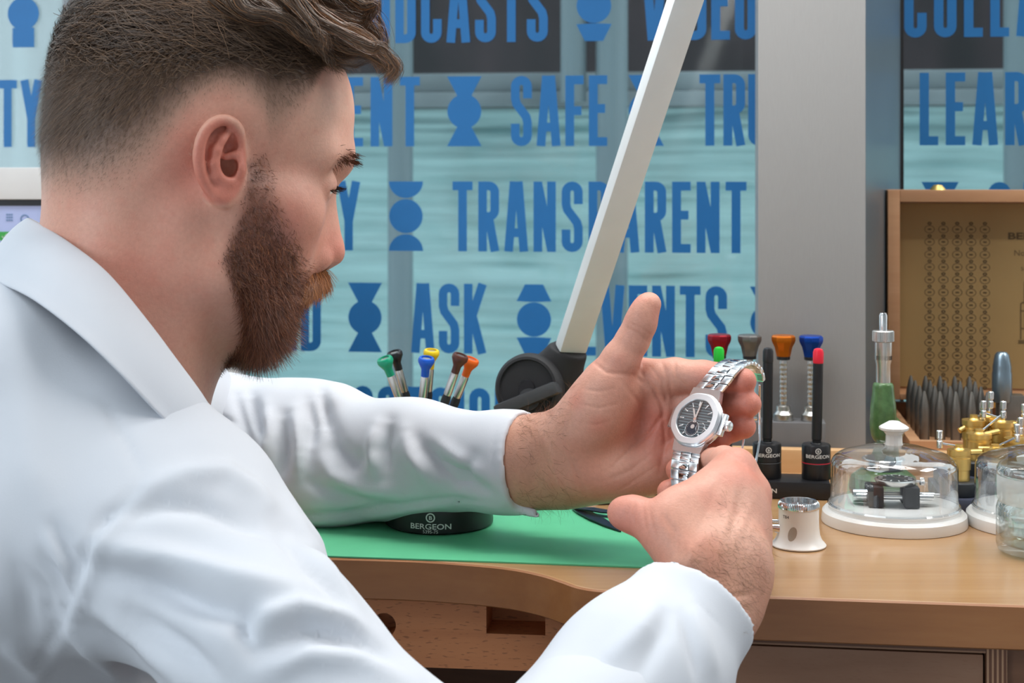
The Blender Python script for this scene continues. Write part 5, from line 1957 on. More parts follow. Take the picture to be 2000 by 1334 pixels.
    hand('minute_hand', 5, 12.6, 1.1, 3.05, M_ix)
    MB().cyl((0, 0, 2.0 * k), (0, 0, 3.5 * k), 1.1 * k).build('hand_boss', M_pol, w)
    MB().lathe([(0.01 * k, 3.75 * k), (14.7 * k, 3.75 * k)], 64, cap0=False, cap1=False).build('crystal', M_crystal, w)
    cr = MB().lathe([(1.5 * k, 0), (1.5 * k, 1.2 * k), (3.1 * k, 1.3 * k), (3.3 * k, 1.7 * k), (3.3 * k, 4.2 * k), (2.9 * k, 4.7 * k), (0.01 * k, 4.8 * k)], 72, Matrix.Translation((21.0 * k, 0, -0.9 * k)) @ Matrix.Rotation(math.radians(90), 4, 'Y'), flute=24, fdepth=0.035)
    cr.build('crown', M_pol, w)
    # bracelet
    def bracelet(pts, wid0, wid1, sg=1, pitch=0.0064):
        g = catmull([tuple(p) for p in pts], 14)
        g = [Vector(p) for p in g]
        acc = [0.0]
        for i in range(1, len(g)):
            acc.append(acc[-1] + (g[i] - g[i - 1]).length)
        n = int(acc[-1] / pitch)
        def at(s):
            j = max(1, min(len(acc) - 1, int(np.searchsorted(acc, s))))
            t = (s - acc[j - 1]) / max(1e-9, acc[j] - acc[j - 1])
            return g[j - 1].lerp(g[j], t), (g[j] - g[j - 1]).normalized()
        for i in range(n):
            p, t = at((i + 0.5) * pitch)
            wv = ax.copy() * sg
            nn = wv.cross(t).normalized()
            wd = wid0 + (wid1 - wid0) * i / max(1, n - 1)
            M = Wi @ Matrix.Translation(p) @ Matrix((wv, t, nn)).transposed().to_4x4()
            l = MB()
            h = pitch * 0.465
            for s in (-1, 1):
                x0, x1 = s * wd * 0.20, s * wd * 0.5
                l.box(min(x0, x1), max(x0, x1), -h, h, -0.0013, 0.0012, M, bev=0.00035)
            l.box(-wd * 0.45, wd * 0.45, -pitch * 0.56, pitch * 0.56, -0.0013, -0.0003, M)
            l.box(-wd * 0.21, wd * 0.21, -h, -h * 0.45, -0.0012, 0.0010, M, bev=0.0002)
            lk = l.build('link', M_steel, w)
            c = MB().box(-wd * 0.185, wd * 0.185, -h * 0.38, h * 1.08, -0.0006, 0.0017, M, bev=0.0005)
            c.build('centre_link', M_pol, lk)
    L12 = C + by * 0.0220 - nz * 0.0008
    L6 = C - by * 0.0220 - nz * 0.0008
    bracelet([L12, P(1400, 744, 1.0185), P(1419, 721, 1.022), P(1436, 709, 1.031), P(1453, 708, 1.043), P(1468, 722, 1.055), P(1475, 752, 1.062)], 0.0215, 0.0175)
    bracelet([L6, P(1338, 905, .990), P(1336, 932, .985), P(1338, 962, .983), P(1348, 992, .986), P(1370, 1012, .992)], 0.0215, 0.0175, -1)
    # open folding clasp behind the fingers
    cl = MB()
    for off in (-0.0055, 0.0055):
        cl.tube([Wi @ (Vector(p) + Vector((off, 0, 0))) for p in (P(1468, 752, 1.062), P(1468, 800, 1.068), P(1468, 860, 1.066), P(1460, 908, 1.058), P(1440, 950, 1.045), P(1395, 985, 1.020), P(1370, 1005, .995))], 0.0008, 8)
    cl.tube([Wi @ p for p in (P(1425, 814, 1.066), P(1478, 818, 1.068))], 0.0012, 8)
    cl.build('folding_clasp', M_pol, w)
build_watch()

# ================================================================== THINGS ON THE BENCH
M_chrome = mat('chrome_tool', (0.78, 0.78, 0.78), 0.14, 1.0, var=0.05)
M_nickel = mat('nickel', (0.62, 0.61, 0.58), 0.28, 1.0, var=0.08, scale=90)

def logo(parent, r, cx, cz, s, m=None, flat=None):
    """the maker's mark: ring with a B over the name"""
    m = m or M_print
    def ring():
        b = MB()
        n = 28
        v, f = [], []
        for rr in (s * 0.62, s * 0.85):
            for i in range(n):
                a = 2 * math.pi * i / n
                v.append((rr * math.cos(a), rr * math.sin(a), 0))
        for i in range(n):
            j = (i + 1) % n
            f.append((i, j, n + j, n + i))
        b.add(v, f)
        o = b.build('maker_mark', m, parent, smooth=False)
        o.data.transform(Matrix.Translation((cx, 1.9 * s, 0)))
        return o
    o = ring()
    t = text_mesh('maker_name', 'BERGEON', s * 1.0, m, parent, Matrix.Translation((cx, -0.15 * s, 0)), sx=1.25, bold=s * 0.02)
    g = text_mesh('maker_initial', 'B', s * 0.7, m, parent, Matrix.Translation((cx, 1.9 * s - 0.34 * s, 0)), sx=1.2, bold=s * 0.02)
    for q in (o, t, g):
        if flat is None:
            wrap_text(q, r, cz)
        else:
            q.data.transform(flat)

# ---- casing cushion
c = T(858, 1043)
c = Vector(((858 - 1000) / FPX * 1.136, 1.136, TABLE + 0.0012))
t = thing('case_cushion', 'round black casing cushion with white lettering under the left sleeve', 'cushion', c)
MB().lathe([(0.0, 0), (0.0375, 0), (0.0398, 0.0015), (0.0400, 0.004), (0.0392, 0.010), (0.0400, 0.0150), (0.0396, 0.0170), (0.0375, 0.0175), (0.0365, 0.0165), (0.0, 0.0165)], 72).build('ring', M_black, t)
MB().lathe([(0.0364, 0.0166), (0.030, 0.0190), (0.0, 0.0198)], 48, cap0=False).build('gel_pad', M_blackm, t)
logo(t, 0.0403, -0.0045, 0.0052, 0.0040)
wrap_text(text_mesh('model_number', '5395-75', 0.0025, M_print, t, Matrix.Translation((-0.0045, -0.0036, 0))), 0.0403, 0.0052)

# ---- small screwdrivers in a turning stand
st = thing('screwdriver_stand', 'round stand holding the small screwdrivers behind the left sleeve', 'stand', (P(826, 300, 1.26).x, 1.26, TABLE))
MB().lathe([(0.0, 0), (0.032, 0), (0.034, 0.002), (0.034, 0.010), (0.030, 0.013), (0.008, 0.014), (0.006, 0.018), (0.006, 0.040), (0.020, 0.042), (0.022, 0.044), (0.022, 0.048), (0.0, 0.050)], 48).build('base', M_blackm, st)
for nm, head, low, colr in (('green', (755, 712), (776, 768), srgb(20, 150, 112)), ('black', (773, 700), (789, 760), (0.02, 0.02, 0.022)), ('blue', (832, 712), (826, 775), srgb(20, 90, 200)),
                            ('yellow', (842, 697), (836, 770), srgb(240, 205, 30)), ('brown', (896, 706), (868, 788), srgb(88, 48, 36)), ('orange', (917, 713), (887, 790), srgb(242, 106, 30))):
    dd = 1.235 if nm in ('green', 'blue', 'brown') else 1.26
    a = P(head[0], head[1], dd)
    b = P(low[0], low[1], dd + 0.006)
    ax = (a - b).normalized()
    o = thing('screwdriver', f'small screwdriver with {nm} swivel head in the stand', 'screwdriver', a, 0, 'watchmaker screwdrivers')
    M = ax.to_track_quat('Z', 'Y').to_matrix().to_4x4()
    mc = mat(f'{nm}_plastic', colr, 0.35)
    MB().lathe([(0.0032, -0.010), (0.0034, -0.004), (0.0055, 0.0), (0.0066, 0.0022), (0.0066, 0.0045), (0.0058, 0.0058), (0.0042, 0.0060), (0.0038, 0.0048), (0.0, 0.0046)], 32, M, cap1=False).build('swivel_head', mc, o)
    MB().lathe([(0.0, 0.0047), (0.0036, 0.0049)], 24, M, cap1=False).build('pivot_cap', M_nickel, o)
    MB().lathe([(0.0030, -0.0295), (0.0034, -0.028), (0.0034, -0.012), (0.0030, -0.010)], 24, M).build('ferrule', M_nickel, o)
    MB().lathe([(0.0018, -0.088), (0.0030, -0.082), (0.0036, -0.075), (0.0036, -0.032), (0.0031, -0.0296)], 24, M, flute=12, fdepth=0.03).build('handle', M_blackm, o)
    MB().lathe([(0.0005, -0.098), (0.0009, -0.094), (0.0011, -0.086)], 12, M).build('blade', M_nickel, o)

# ---- lamp: white arm on a black tilting joint
LD = 1.30
lamp = thing('desk_lamp', 'white articulated lamp arm with a black friction joint behind the hand', 'lamp', (P(1075, 700, LD).x, LD, TABLE + 0.0003))
Lo = Matrix.Translation(-Vector((P(1075, 700, LD).x, LD, TABLE + 0.0003)))
a0, a1 = P(1114, 681, LD), P(1338, 0, 1.165)
tx = (a1 - a0).normalized()
wv = Vector((0.86, 0.48, -0.29))
wv = (wv - tx * wv.dot(tx)).normalized()
nv = tx.cross(wv).normalized()
if nv.y > 0:
    nv = -nv
AMx = Lo @ Matrix.Translation(a0) @ Matrix((wv, nv, tx)).transposed().to_4x4()
Ltot = (a1 - a0).length * 2.05
MB().box(-0.0125, 0.0125, -0.006, 0.007, 0.0, Ltot, AMx, bev=0.0020).build('arm', mat('lamp_white', srgb(240, 244, 244), 0.4, var=0.02), lamp)
MB().box(0.0124, 0.0128, -0.0045, 0.0050, 0.004, 0.052, AMx).build('rating_label', mat('label_grey', srgb(206, 208, 206), 0.5), lamp, smooth=False)
Mt = AMx @ Matrix.Translation((0.01292, -0.0014, 0.010)) @ Matrix(((0, 0, 1, 0), (0, -1, 0, 0), (1, 0, 0, 0), (0, 0, 0, 1)))
text_mesh('label_print', 'EAC  CE        K 2', 0.0034, M_blackm, lamp, Mt, align='LEFT')
# lamp head at the end of the arm, above the frame: a long LED bar shining down on the bench
hd = Lo @ (a0 + tx * Ltot) + Vector((0, 0.10, 0))
MB().box(hd.x - 0.36, hd.x + 0.20, hd.y - 0.035, hd.y + 0.035, hd.z - 0.004, hd.z + 0.018, bev=0.006).build('lamp_head', MATS['lamp_white'], lamp)
MB().box(hd.x - 0.34, hd.x + 0.18, hd.y - 0.026, hd.y + 0.026, hd.z - 0.0062, hd.z - 0.0042).build('diffuser', mat('lit_diffuser', (0.9, 0.9, 0.9), 0.5, emit=((1.0, 0.98, 0.95), 6.0)), lamp, smooth=False)
hl = area_light('lamp_light', (0, 0, 0), (0, 0, -1), 0.52, 0.05, 3.3, (1.0, 0.98, 0.95))
hl.parent = lamp
hl.location = (hd.x - 0.08, hd.y, hd.z - 0.0075)
hl.rotation_euler = (math.radians(-10), 0, 0)
j0 = P(1034, 758, LD - 0.006)
jn = Vector((-0.30, -0.93, 0.12)).normalized()
JM = Lo @ Matrix.Translation(j0) @ jn.to_track_quat('Z', 'Y').to_matrix().to_4x4()
MB().lathe([(0.0, -0.016), (0.026, -0.016), (0.0290, -0.012), (0.0295, 0.0), (0.0285, 0.006), (0.0262, 0.0085), (0.0240, 0.0088), (0.0232, 0.0065), (0.0, 0.0065)], 64, JM).build('joint_disc', M_blackm, lamp)
# neck between disc and arm
S = SDF((0.0, 1.26, 0.99), (0.085, 1.36, 1.09), 0.0016)
S.cone(P(1046, 750, LD + 0.004), P(1100, 695, LD), 0.020, 0.0135, k=0.004, flat=(np.array([0, 1.0, 0]), 1.5))
S.cone(P(1085, 760, LD + 0.004), P(1112, 690, LD), 0.014, 0.0145, k=0.012, flat=(np.array([0, 1.0, 0]), 1.5))
S.cone(P(1060, 800, LD + 0.006), P(1100, 740, LD + 0.003), 0.018, 0.0140, k=0.012, flat=(np.array([0, 1.0, 0]), 1.5))
S.half(a0, tx)
v_, q_ = S.mesh()
np_mesh('joint_neck', relax(v_, q_, 2) + np.array(Lo.translation), q_, M_blackm, lamp)
# wing knob across the disc
kd_ = (P(1088, 757, LD) - P(975, 803, LD)).normalized()
kn = MB()
KM = Lo @ Matrix.Translation(P(1031, 780, LD - 0.022)) @ Matrix((kd_, jn.cross(kd_).normalized(), jn)).transposed().to_4x4()
kn.box(-0.028, 0.028, -0.0056, 0.0056, -0.010, 0.008, KM, bev=0.0036)
kn.lathe([(0.009, -0.012), (0.009, -0.003)], 24, KM)
kn.build('wing_knob', mat('dark_grey_plastic', (0.05, 0.052, 0.056), 0.4), lamp)
MB().lathe([(0.0072, 0.0066), (0.0066, 0.0085), (0.0, 0.0085)], 24, JM).build('pivot_washer', M_black, lamp)
pj = Lo @ P(1075, 790, LD + 0.008)
MB().cyl((pj.x, pj.y, 0.012), (pj.x, pj.y, pj.z), 0.012).build('post', M_blackm, lamp)
MB().lathe([(0.0, 0.0), (0.036, 0.0), (0.038, 0.003), (0.036, 0.010), (0.014, 0.013), (0.0, 0.013)], 48, Matrix.Translation((pj.x, pj.y, 0))).build('foot', M_blackm, lamp)

# ---- black tray with three pen-like oilers in round holders
FB = 1.2176
tr0 = T(1622, 978) + Vector((0, 0, 0.0003))
tray = thing('holder_tray', 'black tray carrying the round oiler holders in front of the rail', 'tray', tr0, -ALPHA)
MB().box(-0.165, 0.0, 0.0, 0.036, 0.0, 0.0135, bev=0.001).build('plate', M_black, tray)
logo(tray, 0, 0, 0, 0.0036, flat=Matrix.Translation((-0.0555, -0.0003, 0.0052)) @ Matrix.Rotation(math.radians(90), 4, 'X'))
def oiler(px, capcol, nm, ringc, label, hl):
    dd = FB + 0.018 - (px - 1622) / FPX * 1.23 * math.tan(ALPHA) + 0.000
    b = Vector(((px - 1000) / FPX * dd, dd, TABLE + 0.0137))
    h = thing('oiler_holder', hl, 'holder', b, 0, 'round oiler holders')
    MB().lathe([(0.0, 0), (0.0112, 0), (0.0115, 0.001), (0.0115, 0.0128), (0.0111, 0.0132), (0.0111, 0.0136), (0.0115, 0.0140), (0.0115, 0.0268), (0.0108, 0.0280), (0.0050, 0.0282), (0.0042, 0.0270), (0.0042, 0.012), (0.0, 0.012)], 48).build('body', M_black, h)
    if ringc:
        MB().lathe([(0.01165, 0.0131), (0.0118, 0.0134), (0.01165, 0.0138)], 48, cap0=False, cap1=False).build('colour_ring', mat('red_ring', srgb(190, 24, 50), 0.4), h)
    logo(h, 0.01175, -0.0005, 0.0185, 0.0028)
    tl = Vector(((px + (4 if capcol == 'red' else 2) - 1000) / FPX * dd, dd, 0))
    axd = Vector((0.0016 if capcol == 'red' else 0.0008, 0, 0.08)).normalized()
    M = axd.to_track_quat('Z', 'Y').to_matrix().to_4x4()
    p = thing('oiler_pen', label, 'oiler', b + Vector((0, 0, 0.0123)), 0, 'black oiler pens')
    MB().lathe([(0.0022, 0.0), (0.0040, 0.004), (0.0041, 0.016), (0.0037, 0.0165), (0.0037, 0.019), (0.0041, 0.0195), (0.0041, 0.0805)], 28, M).build('barrel', M_black, p)
    cm = {'red': srgb(226, 36, 58), 'green': srgb(40, 200, 60), 'black': (0.02, 0.02, 0.022)}[capcol]
    MB().lathe([(0.0041, 0.0806), (0.0043, 0.082), (0.0043, 0.0895), (0.0034, 0.0918), (0.0014, 0.0926), (0.0, 0.0927)], 28, M, cap0=False).build('cap', mat(f'{capcol}_cap', cm, 0.35), p)
    for z in (0.0235, 0.0285, 0.0560):
        MB().lathe([(0.0, -0.0011)] + [(0.0013 * math.cos(x), 0.0011 * math.sin(x)) for x in (-0.8, 0, 0.8)] + [(0.0, 0.0011)], 12, M @ Matrix.Translation((0.0014, -0.0034, z)) @ Matrix.Rotation(1.57, 4, 'X')).build('ball_stop', M_chrome, p)
oiler(1402, 'green', 'green', False, 'black oiler pen with a green cap above the watch bracelet', 'round black oiler holder hidden behind the hands')
oiler(1498, 'black', 'black', False, 'black oiler pen with a plain black cap', 'round black oiler holder without a coloured ring beside the hand')
oiler(1594, 'red', 'red', True, 'black oiler pen with a red cap', 'round black oiler holder with a red ring')

# ---- coloured setting handles standing in a grey block behind the rail
bk = WP(s_of(1392, 1.383), TABLE, 1.383)
blk = thing('handle_block', 'grey metal block behind the rail holding the coloured handles', 'block', bk, -ALPHA)
bw = s_of(1613, 1.383) - s_of(1392, 1.383)
MB().box(0, bw, 0.0, 0.026, 0, 0.040, bev=0.0012).build('block', mat('grey_block', srgb(122, 122, 124), 0.5, metal=0.2), blk)
for px, nm, colr, lab in ((1405, 'red', srgb(150, 24, 40), 'faceted dark red handle knob behind the green-capped pen'), (1464, 'grey', srgb(120, 118, 116), 'faceted grey handle knob behind the watch bracelet'),
                     (1530, 'orange', srgb(206, 110, 20), 'faceted orange handle knob between the two tall pens'), (1584, 'blue', srgb(16, 70, 170), 'faceted blue handle knob behind the red-capped pen')):
    s_ = s_of(px, 1.395)
    o = thing('setting_handle', lab, 'handle', WP(s_, TABLE + 0.0402, 1.395), 0, 'coloured setting handles')
    MB().lathe([(0.0085, 0), (0.0088, 0.001), (0.0088, 0.0055), (0.0080, 0.0065), (0.0062, 0.0085), (0.0060, 0.0125), (0.0045, 0.0135)], 32).build('collar', M_nickel, o)
    rod = [(0.0030, 0.0136)]
    for i in range(9):
        z = 0.015 + i * 0.0042
        rod += [(0.0030, z), (0.0033, z + 0.0008), (0.0033, z + 0.0026), (0.0030, z + 0.0034)]
    MB().lathe(rod + [(0.003, 0.0545)], 20).build('spring_shaft', M_nickel, o)
    MB().lathe([(0.0052, 0.0535), (0.0060, 0.0540), (0.0060, 0.0565)], 24).build('sleeve', M_black, o)
    kb = MB()
    prof = [(0.0062, 0.0566), (0.0070, 0.0600), (0.0082, 0.0650), (0.0104, 0.0690), (0.0110, 0.0715), (0.0108, 0.0740), (0.0095, 0.0752), (0.0, 0.0752)]
    kb.lathe(prof, 10, a0=0.2)
    kb.build('knob', mat(f'anodised_{nm}', colr, 0.28, 0.55), o, sharp=20)

# ---- loupe
lp = T(1560, 1066) + Vector((0, 0, 0.0003))
lo = thing('eye_loupe', 'white eye loupe with a knurled steel ring and TB4 printed on its side', 'loupe', lp)
MB().lathe([(0.0172, 0.0), (0.0188, 0.0002), (0.0190, 0.0010), (0.0180, 0.0022), (0.0160, 0.0045), (0.0147, 0.0080), (0.0141, 0.0130), (0.0139, 0.0180), (0.0139, 0.0268), (0.0131, 0.0268), (0.0131, 0.0130), (0.0150, 0.0040), (0.0172, 0.0010)], 72, cap0=False, cap1=False).build('barrel', M_white, lo)
eye = MB().lathe([(0.0, 0.0), (1.0, 0.0)], 32, Matrix.Translation((-0.0072, -0.01345, 0.0108)) @ Matrix.Rotation(math.radians(-28), 4, 'Z') @ Matrix.Rotation(math.radians(90), 4, 'X') @ Matrix.Rotation(math.radians(-20), 4, 'Z') @ Matrix.Diagonal((0.0032, 0.0050, 1, 1)), cap0=False, cap1=False)
ev = MB()
for vtx in eye.v:
    a = math.atan2(vtx.y, vtx.x)
    rr = np.interp(vtx.z, [0.0045, 0.008, 0.013, 0.018], [0.0160, 0.0147, 0.0141, 0.0139]) + 0.0001
    ev.v.append(Vector((rr * math.cos(a), rr * math.sin(a), vtx.z)))
ev.f = eye.f
ev.build('vent_hole_patch', mat('loupe_inner_shade', srgb(172, 162, 150), 0.6), lo)  # flat patch; the shaded inside of the hole is put into its colour
MB().lathe([(0.0136, 0.0262), (0.0142, 0.0264), (0.0143, 0.0282), (0.0138, 0.0302), (0.0128, 0.0312), (0.0121, 0.0310), (0.0117, 0.0270), (0.0, 0.0266)], 120, flute=60, fdepth=0.014).build('knurled_ring', M_chrome, lo)
MB().lathe([(0.0116, 0.0275), (0.0, 0.0282)], 40, cap0=False).build('lens', mat('lens_glass', srgb(92, 98, 104), 0.12, 0.0), lo)
wrap_text(text_mesh('loupe_marking', 'TB4', 0.0022, M_blackm, lo, Matrix.Translation((-0.0122, 0, 0)), sx=1.1), 0.01405, 0.0208)
ar = MB()
ar.cyl((-0.013, 0.002, 0.0165), (-0.030, 0.004, 0.0165), 0.0013)
ar.cyl((-0.013, 0.000, 0.0115), (-0.020, 0.001, 0.0125), 0.0036, 0.0022)
ar.cyl((-0.020, 0.001, 0.0125), (-0.031, 0.003, 0.0125), 0.0016)
ar.build('side_arm', M_chrome, lo)

# ---- dust covers
def dust_cover(px, dd, label, r=0.053):
    b = Vector(((px - 1000) / FPX * dd, dd, TABLE + 0.0003))
    o = thing('dust_cover', label, 'dust cover', b, 0, 'clear domed dust covers')
    MB().lathe([(0.0, 0), (r, 0), (r + 0.0002, 0.001), (r - 0.0006, 0.0075), (r - 0.0022, 0.0092), (r - 0.0050, 0.0096), (r - 0.0056, 0.0110), (r - 0.0058, 0.0128), (r - 0.0080, 0.0132), (0.0, 0.0120)], 96).build('tray_base', M_white, o)
    pr = [(r - 0.0060, 0.0130), (r - 0.0064, 0.0160), (r - 0.0068, 0.0415)]
    R1 = r - 0.0068
    for i in range(1, 9):
        a = math.radians(90 * i / 9)
        pr.append((R1 - 0.0125 * (1 - math.cos(a)), 0.0415 + 0.0100 * math.sin(a)))
    for f in (0.25, 0.5, 0.75, 0.95):
        r_ = (R1 - 0.0105) * (1 - f) + 0.0062 * f
        pr.append((r_, 0.0513 + 0.0072 * math.sin(f * 1.35)))
    MB().lathe(pr, 96, cap0=False, cap1=False).build('dome', M_dome, o)
    MB().lathe([(r - 0.0050, 0.0118), (r - 0.0044, 0.0130), (r - 0.0052, 0.0142), (r - 0.0060, 0.0140)], 96, cap0=False, cap1=False).build('dome_lip', M_dome, o)
    MB().lathe([(0.0066, 0.0575), (0.0062, 0.0590), (0.0060, 0.0650), (0.0075, 0.0672), (0.0108, 0.0690), (0.0110, 0.0705), (0.0100, 0.0716), (0.0040, 0.0750), (0.0, 0.0754)], 12, a0=0.26).build('knob', M_white, o, sharp=18)
    return o, b
d1, b1 = dust_cover(1746, 1.143, 'clear domed dust cover on a white base with a movement holder inside')
d2, b2 = dust_cover(2031, 1.135, 'empty clear dust cover half out of the frame at the right edge')
mh = thing('movement_holder', 'steel and black movement holder gripping a small watch movement under the dome', 'holder', b1 + Vector((0, 0, 0.0131)), math.radians(-6))
hb = MB()
for x0 in (-0.020, 0.006):
    hb.box(x0, x0 + 0.011, -0.013, -0.003, 0.0, 0.0150, bev=0.001)
    hb.box(x0, x0 + 0.011, 0.005, 0.013, 0.0, 0.0140, bev=0.001)
    hb.box(x0 + 0.001, x0 + 0.010, -0.006, 0.006, 0.003, 0.009)
hb.build('jaws', M_blackm, mh)
rd = MB()
rd.cyl((-0.028, -0.004, 0.0065), (0.028, -0.004, 0.0065), 0.0022)
rd.cyl((-0.018, 0.004, 0.0065), (0.030, 0.004, 0.0065), 0.0022)
rd.cyl((-0.030, 0.001, 0.0060), (-0.019, 0.001, 0.0060), 0.0050)
rd.cyl((0.02, -0.001, 0.0078), (0.033, -0.001, 0.0078), 0.0012)
rd.build('guide_rods', M_chrome, mh)
mv = thing('watch_movement', 'bare watch movement with dial held flat under the dome', 'movement', b1 + Vector((0.001, 0, 0.0131 + 0.0152)), 0)
MB().lathe([(0.0, 0), (0.0130, 0), (0.0140, 0.001), (0.0150, 0.0028), (0.0152, 0.0036), (0.0142, 0.0042), (0.0, 0.0041)], 64).build('movement_plate', M_nickel, mv)
MB().lathe([(0.0, 0.00415), (0.0136, 0.0042)], 48, cap0=False, cap1=False).build('dial', mat('dark_dial', srgb(46, 46, 48), 0.4), mv)
for h in range(12):
    MB().box(0.0095, 0.0125, -0.0004, 0.0004, 0.0042, 0.0046, Matrix.Rotation(math.pi * h / 6, 4, 'Z')).build('index', M_print, mv, smooth=False)
for a, L in ((-0.6, 0.0085), (1.9, 0.0115)):
    MB().box(-0.0015, L, -0.0005, 0.0005, 0.0049, 0.0052, Matrix.Rotation(a, 4, 'Z')).build('hand', M_chrome, mv, smooth=False)
cw = MB()
cw.cyl((0.0150, 0, 0.0020), (0.0185, 0, 0.0018), 0.0009)
cw.lathe([(0.0024, 0), (0.0027, 0.0004), (0.0027, 0.0028), (0.0022, 0.0032)], 40, Matrix.Translation((0.0183, 0, 0.0018)) @ Matrix.Rotation(math.radians(90), 4, 'Y'), flute=20, fdepth=0.05)
cw.build('crown', M_chrome, mv)

# ---- stoppered glass bottle at the right edge
gb = thing('glass_jar', 'small stoppered glass jar with clear liquid at the right edge of the bench', 'jar', Vector((0.3640, 1.052, TABLE)))
M_jar = clear_mat('jar_glass', (0.93, 0.97, 0.96), 0.05, 0.75)
M_frost = mat('ground_glass', srgb(224, 230, 228), 0.6)
M_frost.node_tree.nodes['Principled BSDF'].inputs['Alpha'].default_value = 0.45
MB().lathe([(0.0, 0.0005), (0.026, 0.0005), (0.0300, 0.002), (0.0312, 0.006), (0.0312, 0.030), (0.0300, 0.034), (0.0285, 0.036), (0.0285, 0.046), (0.0265, 0.046), (0.0265, 0.036), (0.0290, 0.030), (0.0290, 0.008), (0.0260, 0.006), (0.0, 0.006)], 72).build('body', M_jar, gb)
MB().lathe([(0.0, 0.0065), (0.0255, 0.0065), (0.0285, 0.009), (0.0285, 0.0150), (0.0, 0.0150)], 64).build('liquid', clear_mat('clear_liquid', (0.90, 0.96, 0.95), 0.04, 0.5), gb)
MB().lathe([(0.0290, 0.0345), (0.0302, 0.036), (0.0306, 0.040), (0.0306, 0.0530), (0.0300, 0.0540), (0.0290, 0.0540)], 72, cap0=False, cap1=False).build('ground_collar', M_frost, gb)
MB().lathe([(0.0306, 0.0532), (0.0307, 0.0575), (0.0290, 0.0605), (0.0, 0.0612)], 72, cap0=False).build('lid', M_jar, gb)

# ---- black tweezers on the mat
tw = thing('tweezers', 'black steel tweezers lying open on the green mat', 'tweezers', T(1122, 994, TABLE + 0.0012))
def blade(nm, pts, z0):
    o_ = tw.location
    b = MB()
    L_ = [T(x, y, TABLE + 0.0012 + z) - o_ for x, y, z, w in pts]
    v = []
    for i, (x, y, z, w) in enumerate(pts):
        t_ = (L_[min(i + 1, len(pts) - 1)] - L_[max(i - 1, 0)]).normalized()
        s_ = Vector((-t_.y, t_.x, 0)).normalized() * w
        for a_ in (-1, 1):
            for h_ in (0.0, 0.0009):
                v.append(L_[i] + s_ * a_ + Vector((0, 0, h_)))
    f = []
    for i in range(len(pts) - 1):
        a_, c_ = i * 4, (i + 1) * 4
        f += [(a_, a_ + 1, c_ + 1, c_), (a_ + 2, c_ + 2, c_ + 3, a_ + 3), (a_, c_, c_ + 2, a_ + 2), (a_ + 1, a_ + 3, c_ + 3, c_ + 1)]
    f += [(0, 2, 3, 1), (len(v) - 4, len(v) - 3, len(v) - 1, len(v) - 2)]
    b.add(v, f)
    b.build(nm, mat('black_oxide_steel', (0.03, 0.03, 0.035), 0.25, 0.8), tw, smooth=False)
blade('blade', [(1122, 994, .0005, .0022), (1140, 1001, .001, .0056), (1165, 1014, .0012, .0054), (1190, 1027, .0008, .0038), (1212, 1039, .0002, .0006)], 0)
blade('blade', [(1124, 993, .0018, .0022), (1150, 995, .003, .0052), (1180, 1000, .0032, .0050), (1215, 1003, .003, .0036), (1260, 1008, .002, .0006)], 0)
fl = thing('needle_file', 'dark flat tool lying on the bench behind the palm', 'tool', T(1180, 985, TABLE + 0.0001))
MB().box(-0.006, 0.075, -0.0030, 0.0030, 0, 0.004, Matrix.Rotation(0.12, 4, 'Z'), bev=0.0008).build('shank', mat('dark_steel', (0.05, 0.05, 0.055), 0.3, 0.8), fl)

# ---- green upright micrometer press
mcx = 1725
MD = 1.265
mic = thing('micrometer_press', 'green upright micrometer with a steel thimble behind the domed cover', 'micrometer', Vector(((mcx - 1000) / FPX * MD, MD, TABLE)))
def mz(py):
    return CAM_Z - (py - HORIZON) / FPX * MD - TABLE
M_green = mat('green_hammertone', srgb(78, 112, 66), 0.32, var=0.22, scale=220, coat=0.3)
MB().lathe([(0.0, 0), (0.027, 0), (0.028, 0.002), (0.026, 0.010), (0.018, 0.016), (0.0, 0.017)], 48).build('foot', M_green, mic)
MB().lathe([(0.0165, 0.0171), (0.0175, 0.0178), (0.0175, 0.0245), (0.0168, 0.0252), (0.0, 0.0252)], 48).build('anvil', M_chrome, mic)
S = SDF((-0.03, -0.03, -0.005), (0.05, 0.06, 0.11), 0.0016)
S.cone((0, 0, mz(848)), (0, 0, mz(757)), 0.0088, 0.0088, k=0.0)
S.ell((0, 0, mz(805)), (0.0102, 0.0102, 0.020), k=0.004)
S.chain([(0.001, 0.003, mz(835)), (0.012, 0.020, mz(850)), (0.012, 0.030, 0.045), (0.008, 0.026, 0.018), (0.0, 0.012, 0.010)], [0.009, 0.008, 0.009, 0.010, 0.011], k=0.008)
S.half((0, 0, mz(746)), (0, 0, 1))
v_, q_ = S.mesh()
np_mesh('frame', relax(v_, q_, 2), q_, M_green, mic)
MB().lathe([(0.0060, mz(748)), (0.0060, mz(712)), (0.0070, mz(702)), (0.0072, mz(668)), (0.0066, mz(666))], 40).build('thimble', M_nickel, mic)
for i in range(10):
    a = math.radians(-150 + i * 13)
    MB().box(0.0071, 0.00735, -0.00012, 0.00012, mz(702), mz(694), Matrix.Rotation(a, 4, 'Z')).build('scale_mark', M_blackm, mic, smooth=False)
MB().lathe([(0.0070, mz(667)), (0.0086, mz(666)), (0.0086, mz(647)), (0.0076, mz(645)), (0.0, mz(645))], 80, flute=40, fdepth=0.02).build('ratchet_ring', M_nickel, mic)
MB().lathe([(0.0032, mz(646)), (0.0034, mz(616)), (0.0024, mz(611)), (0.0, mz(610))], 24).build('ratchet_stop', M_chrome, mic)

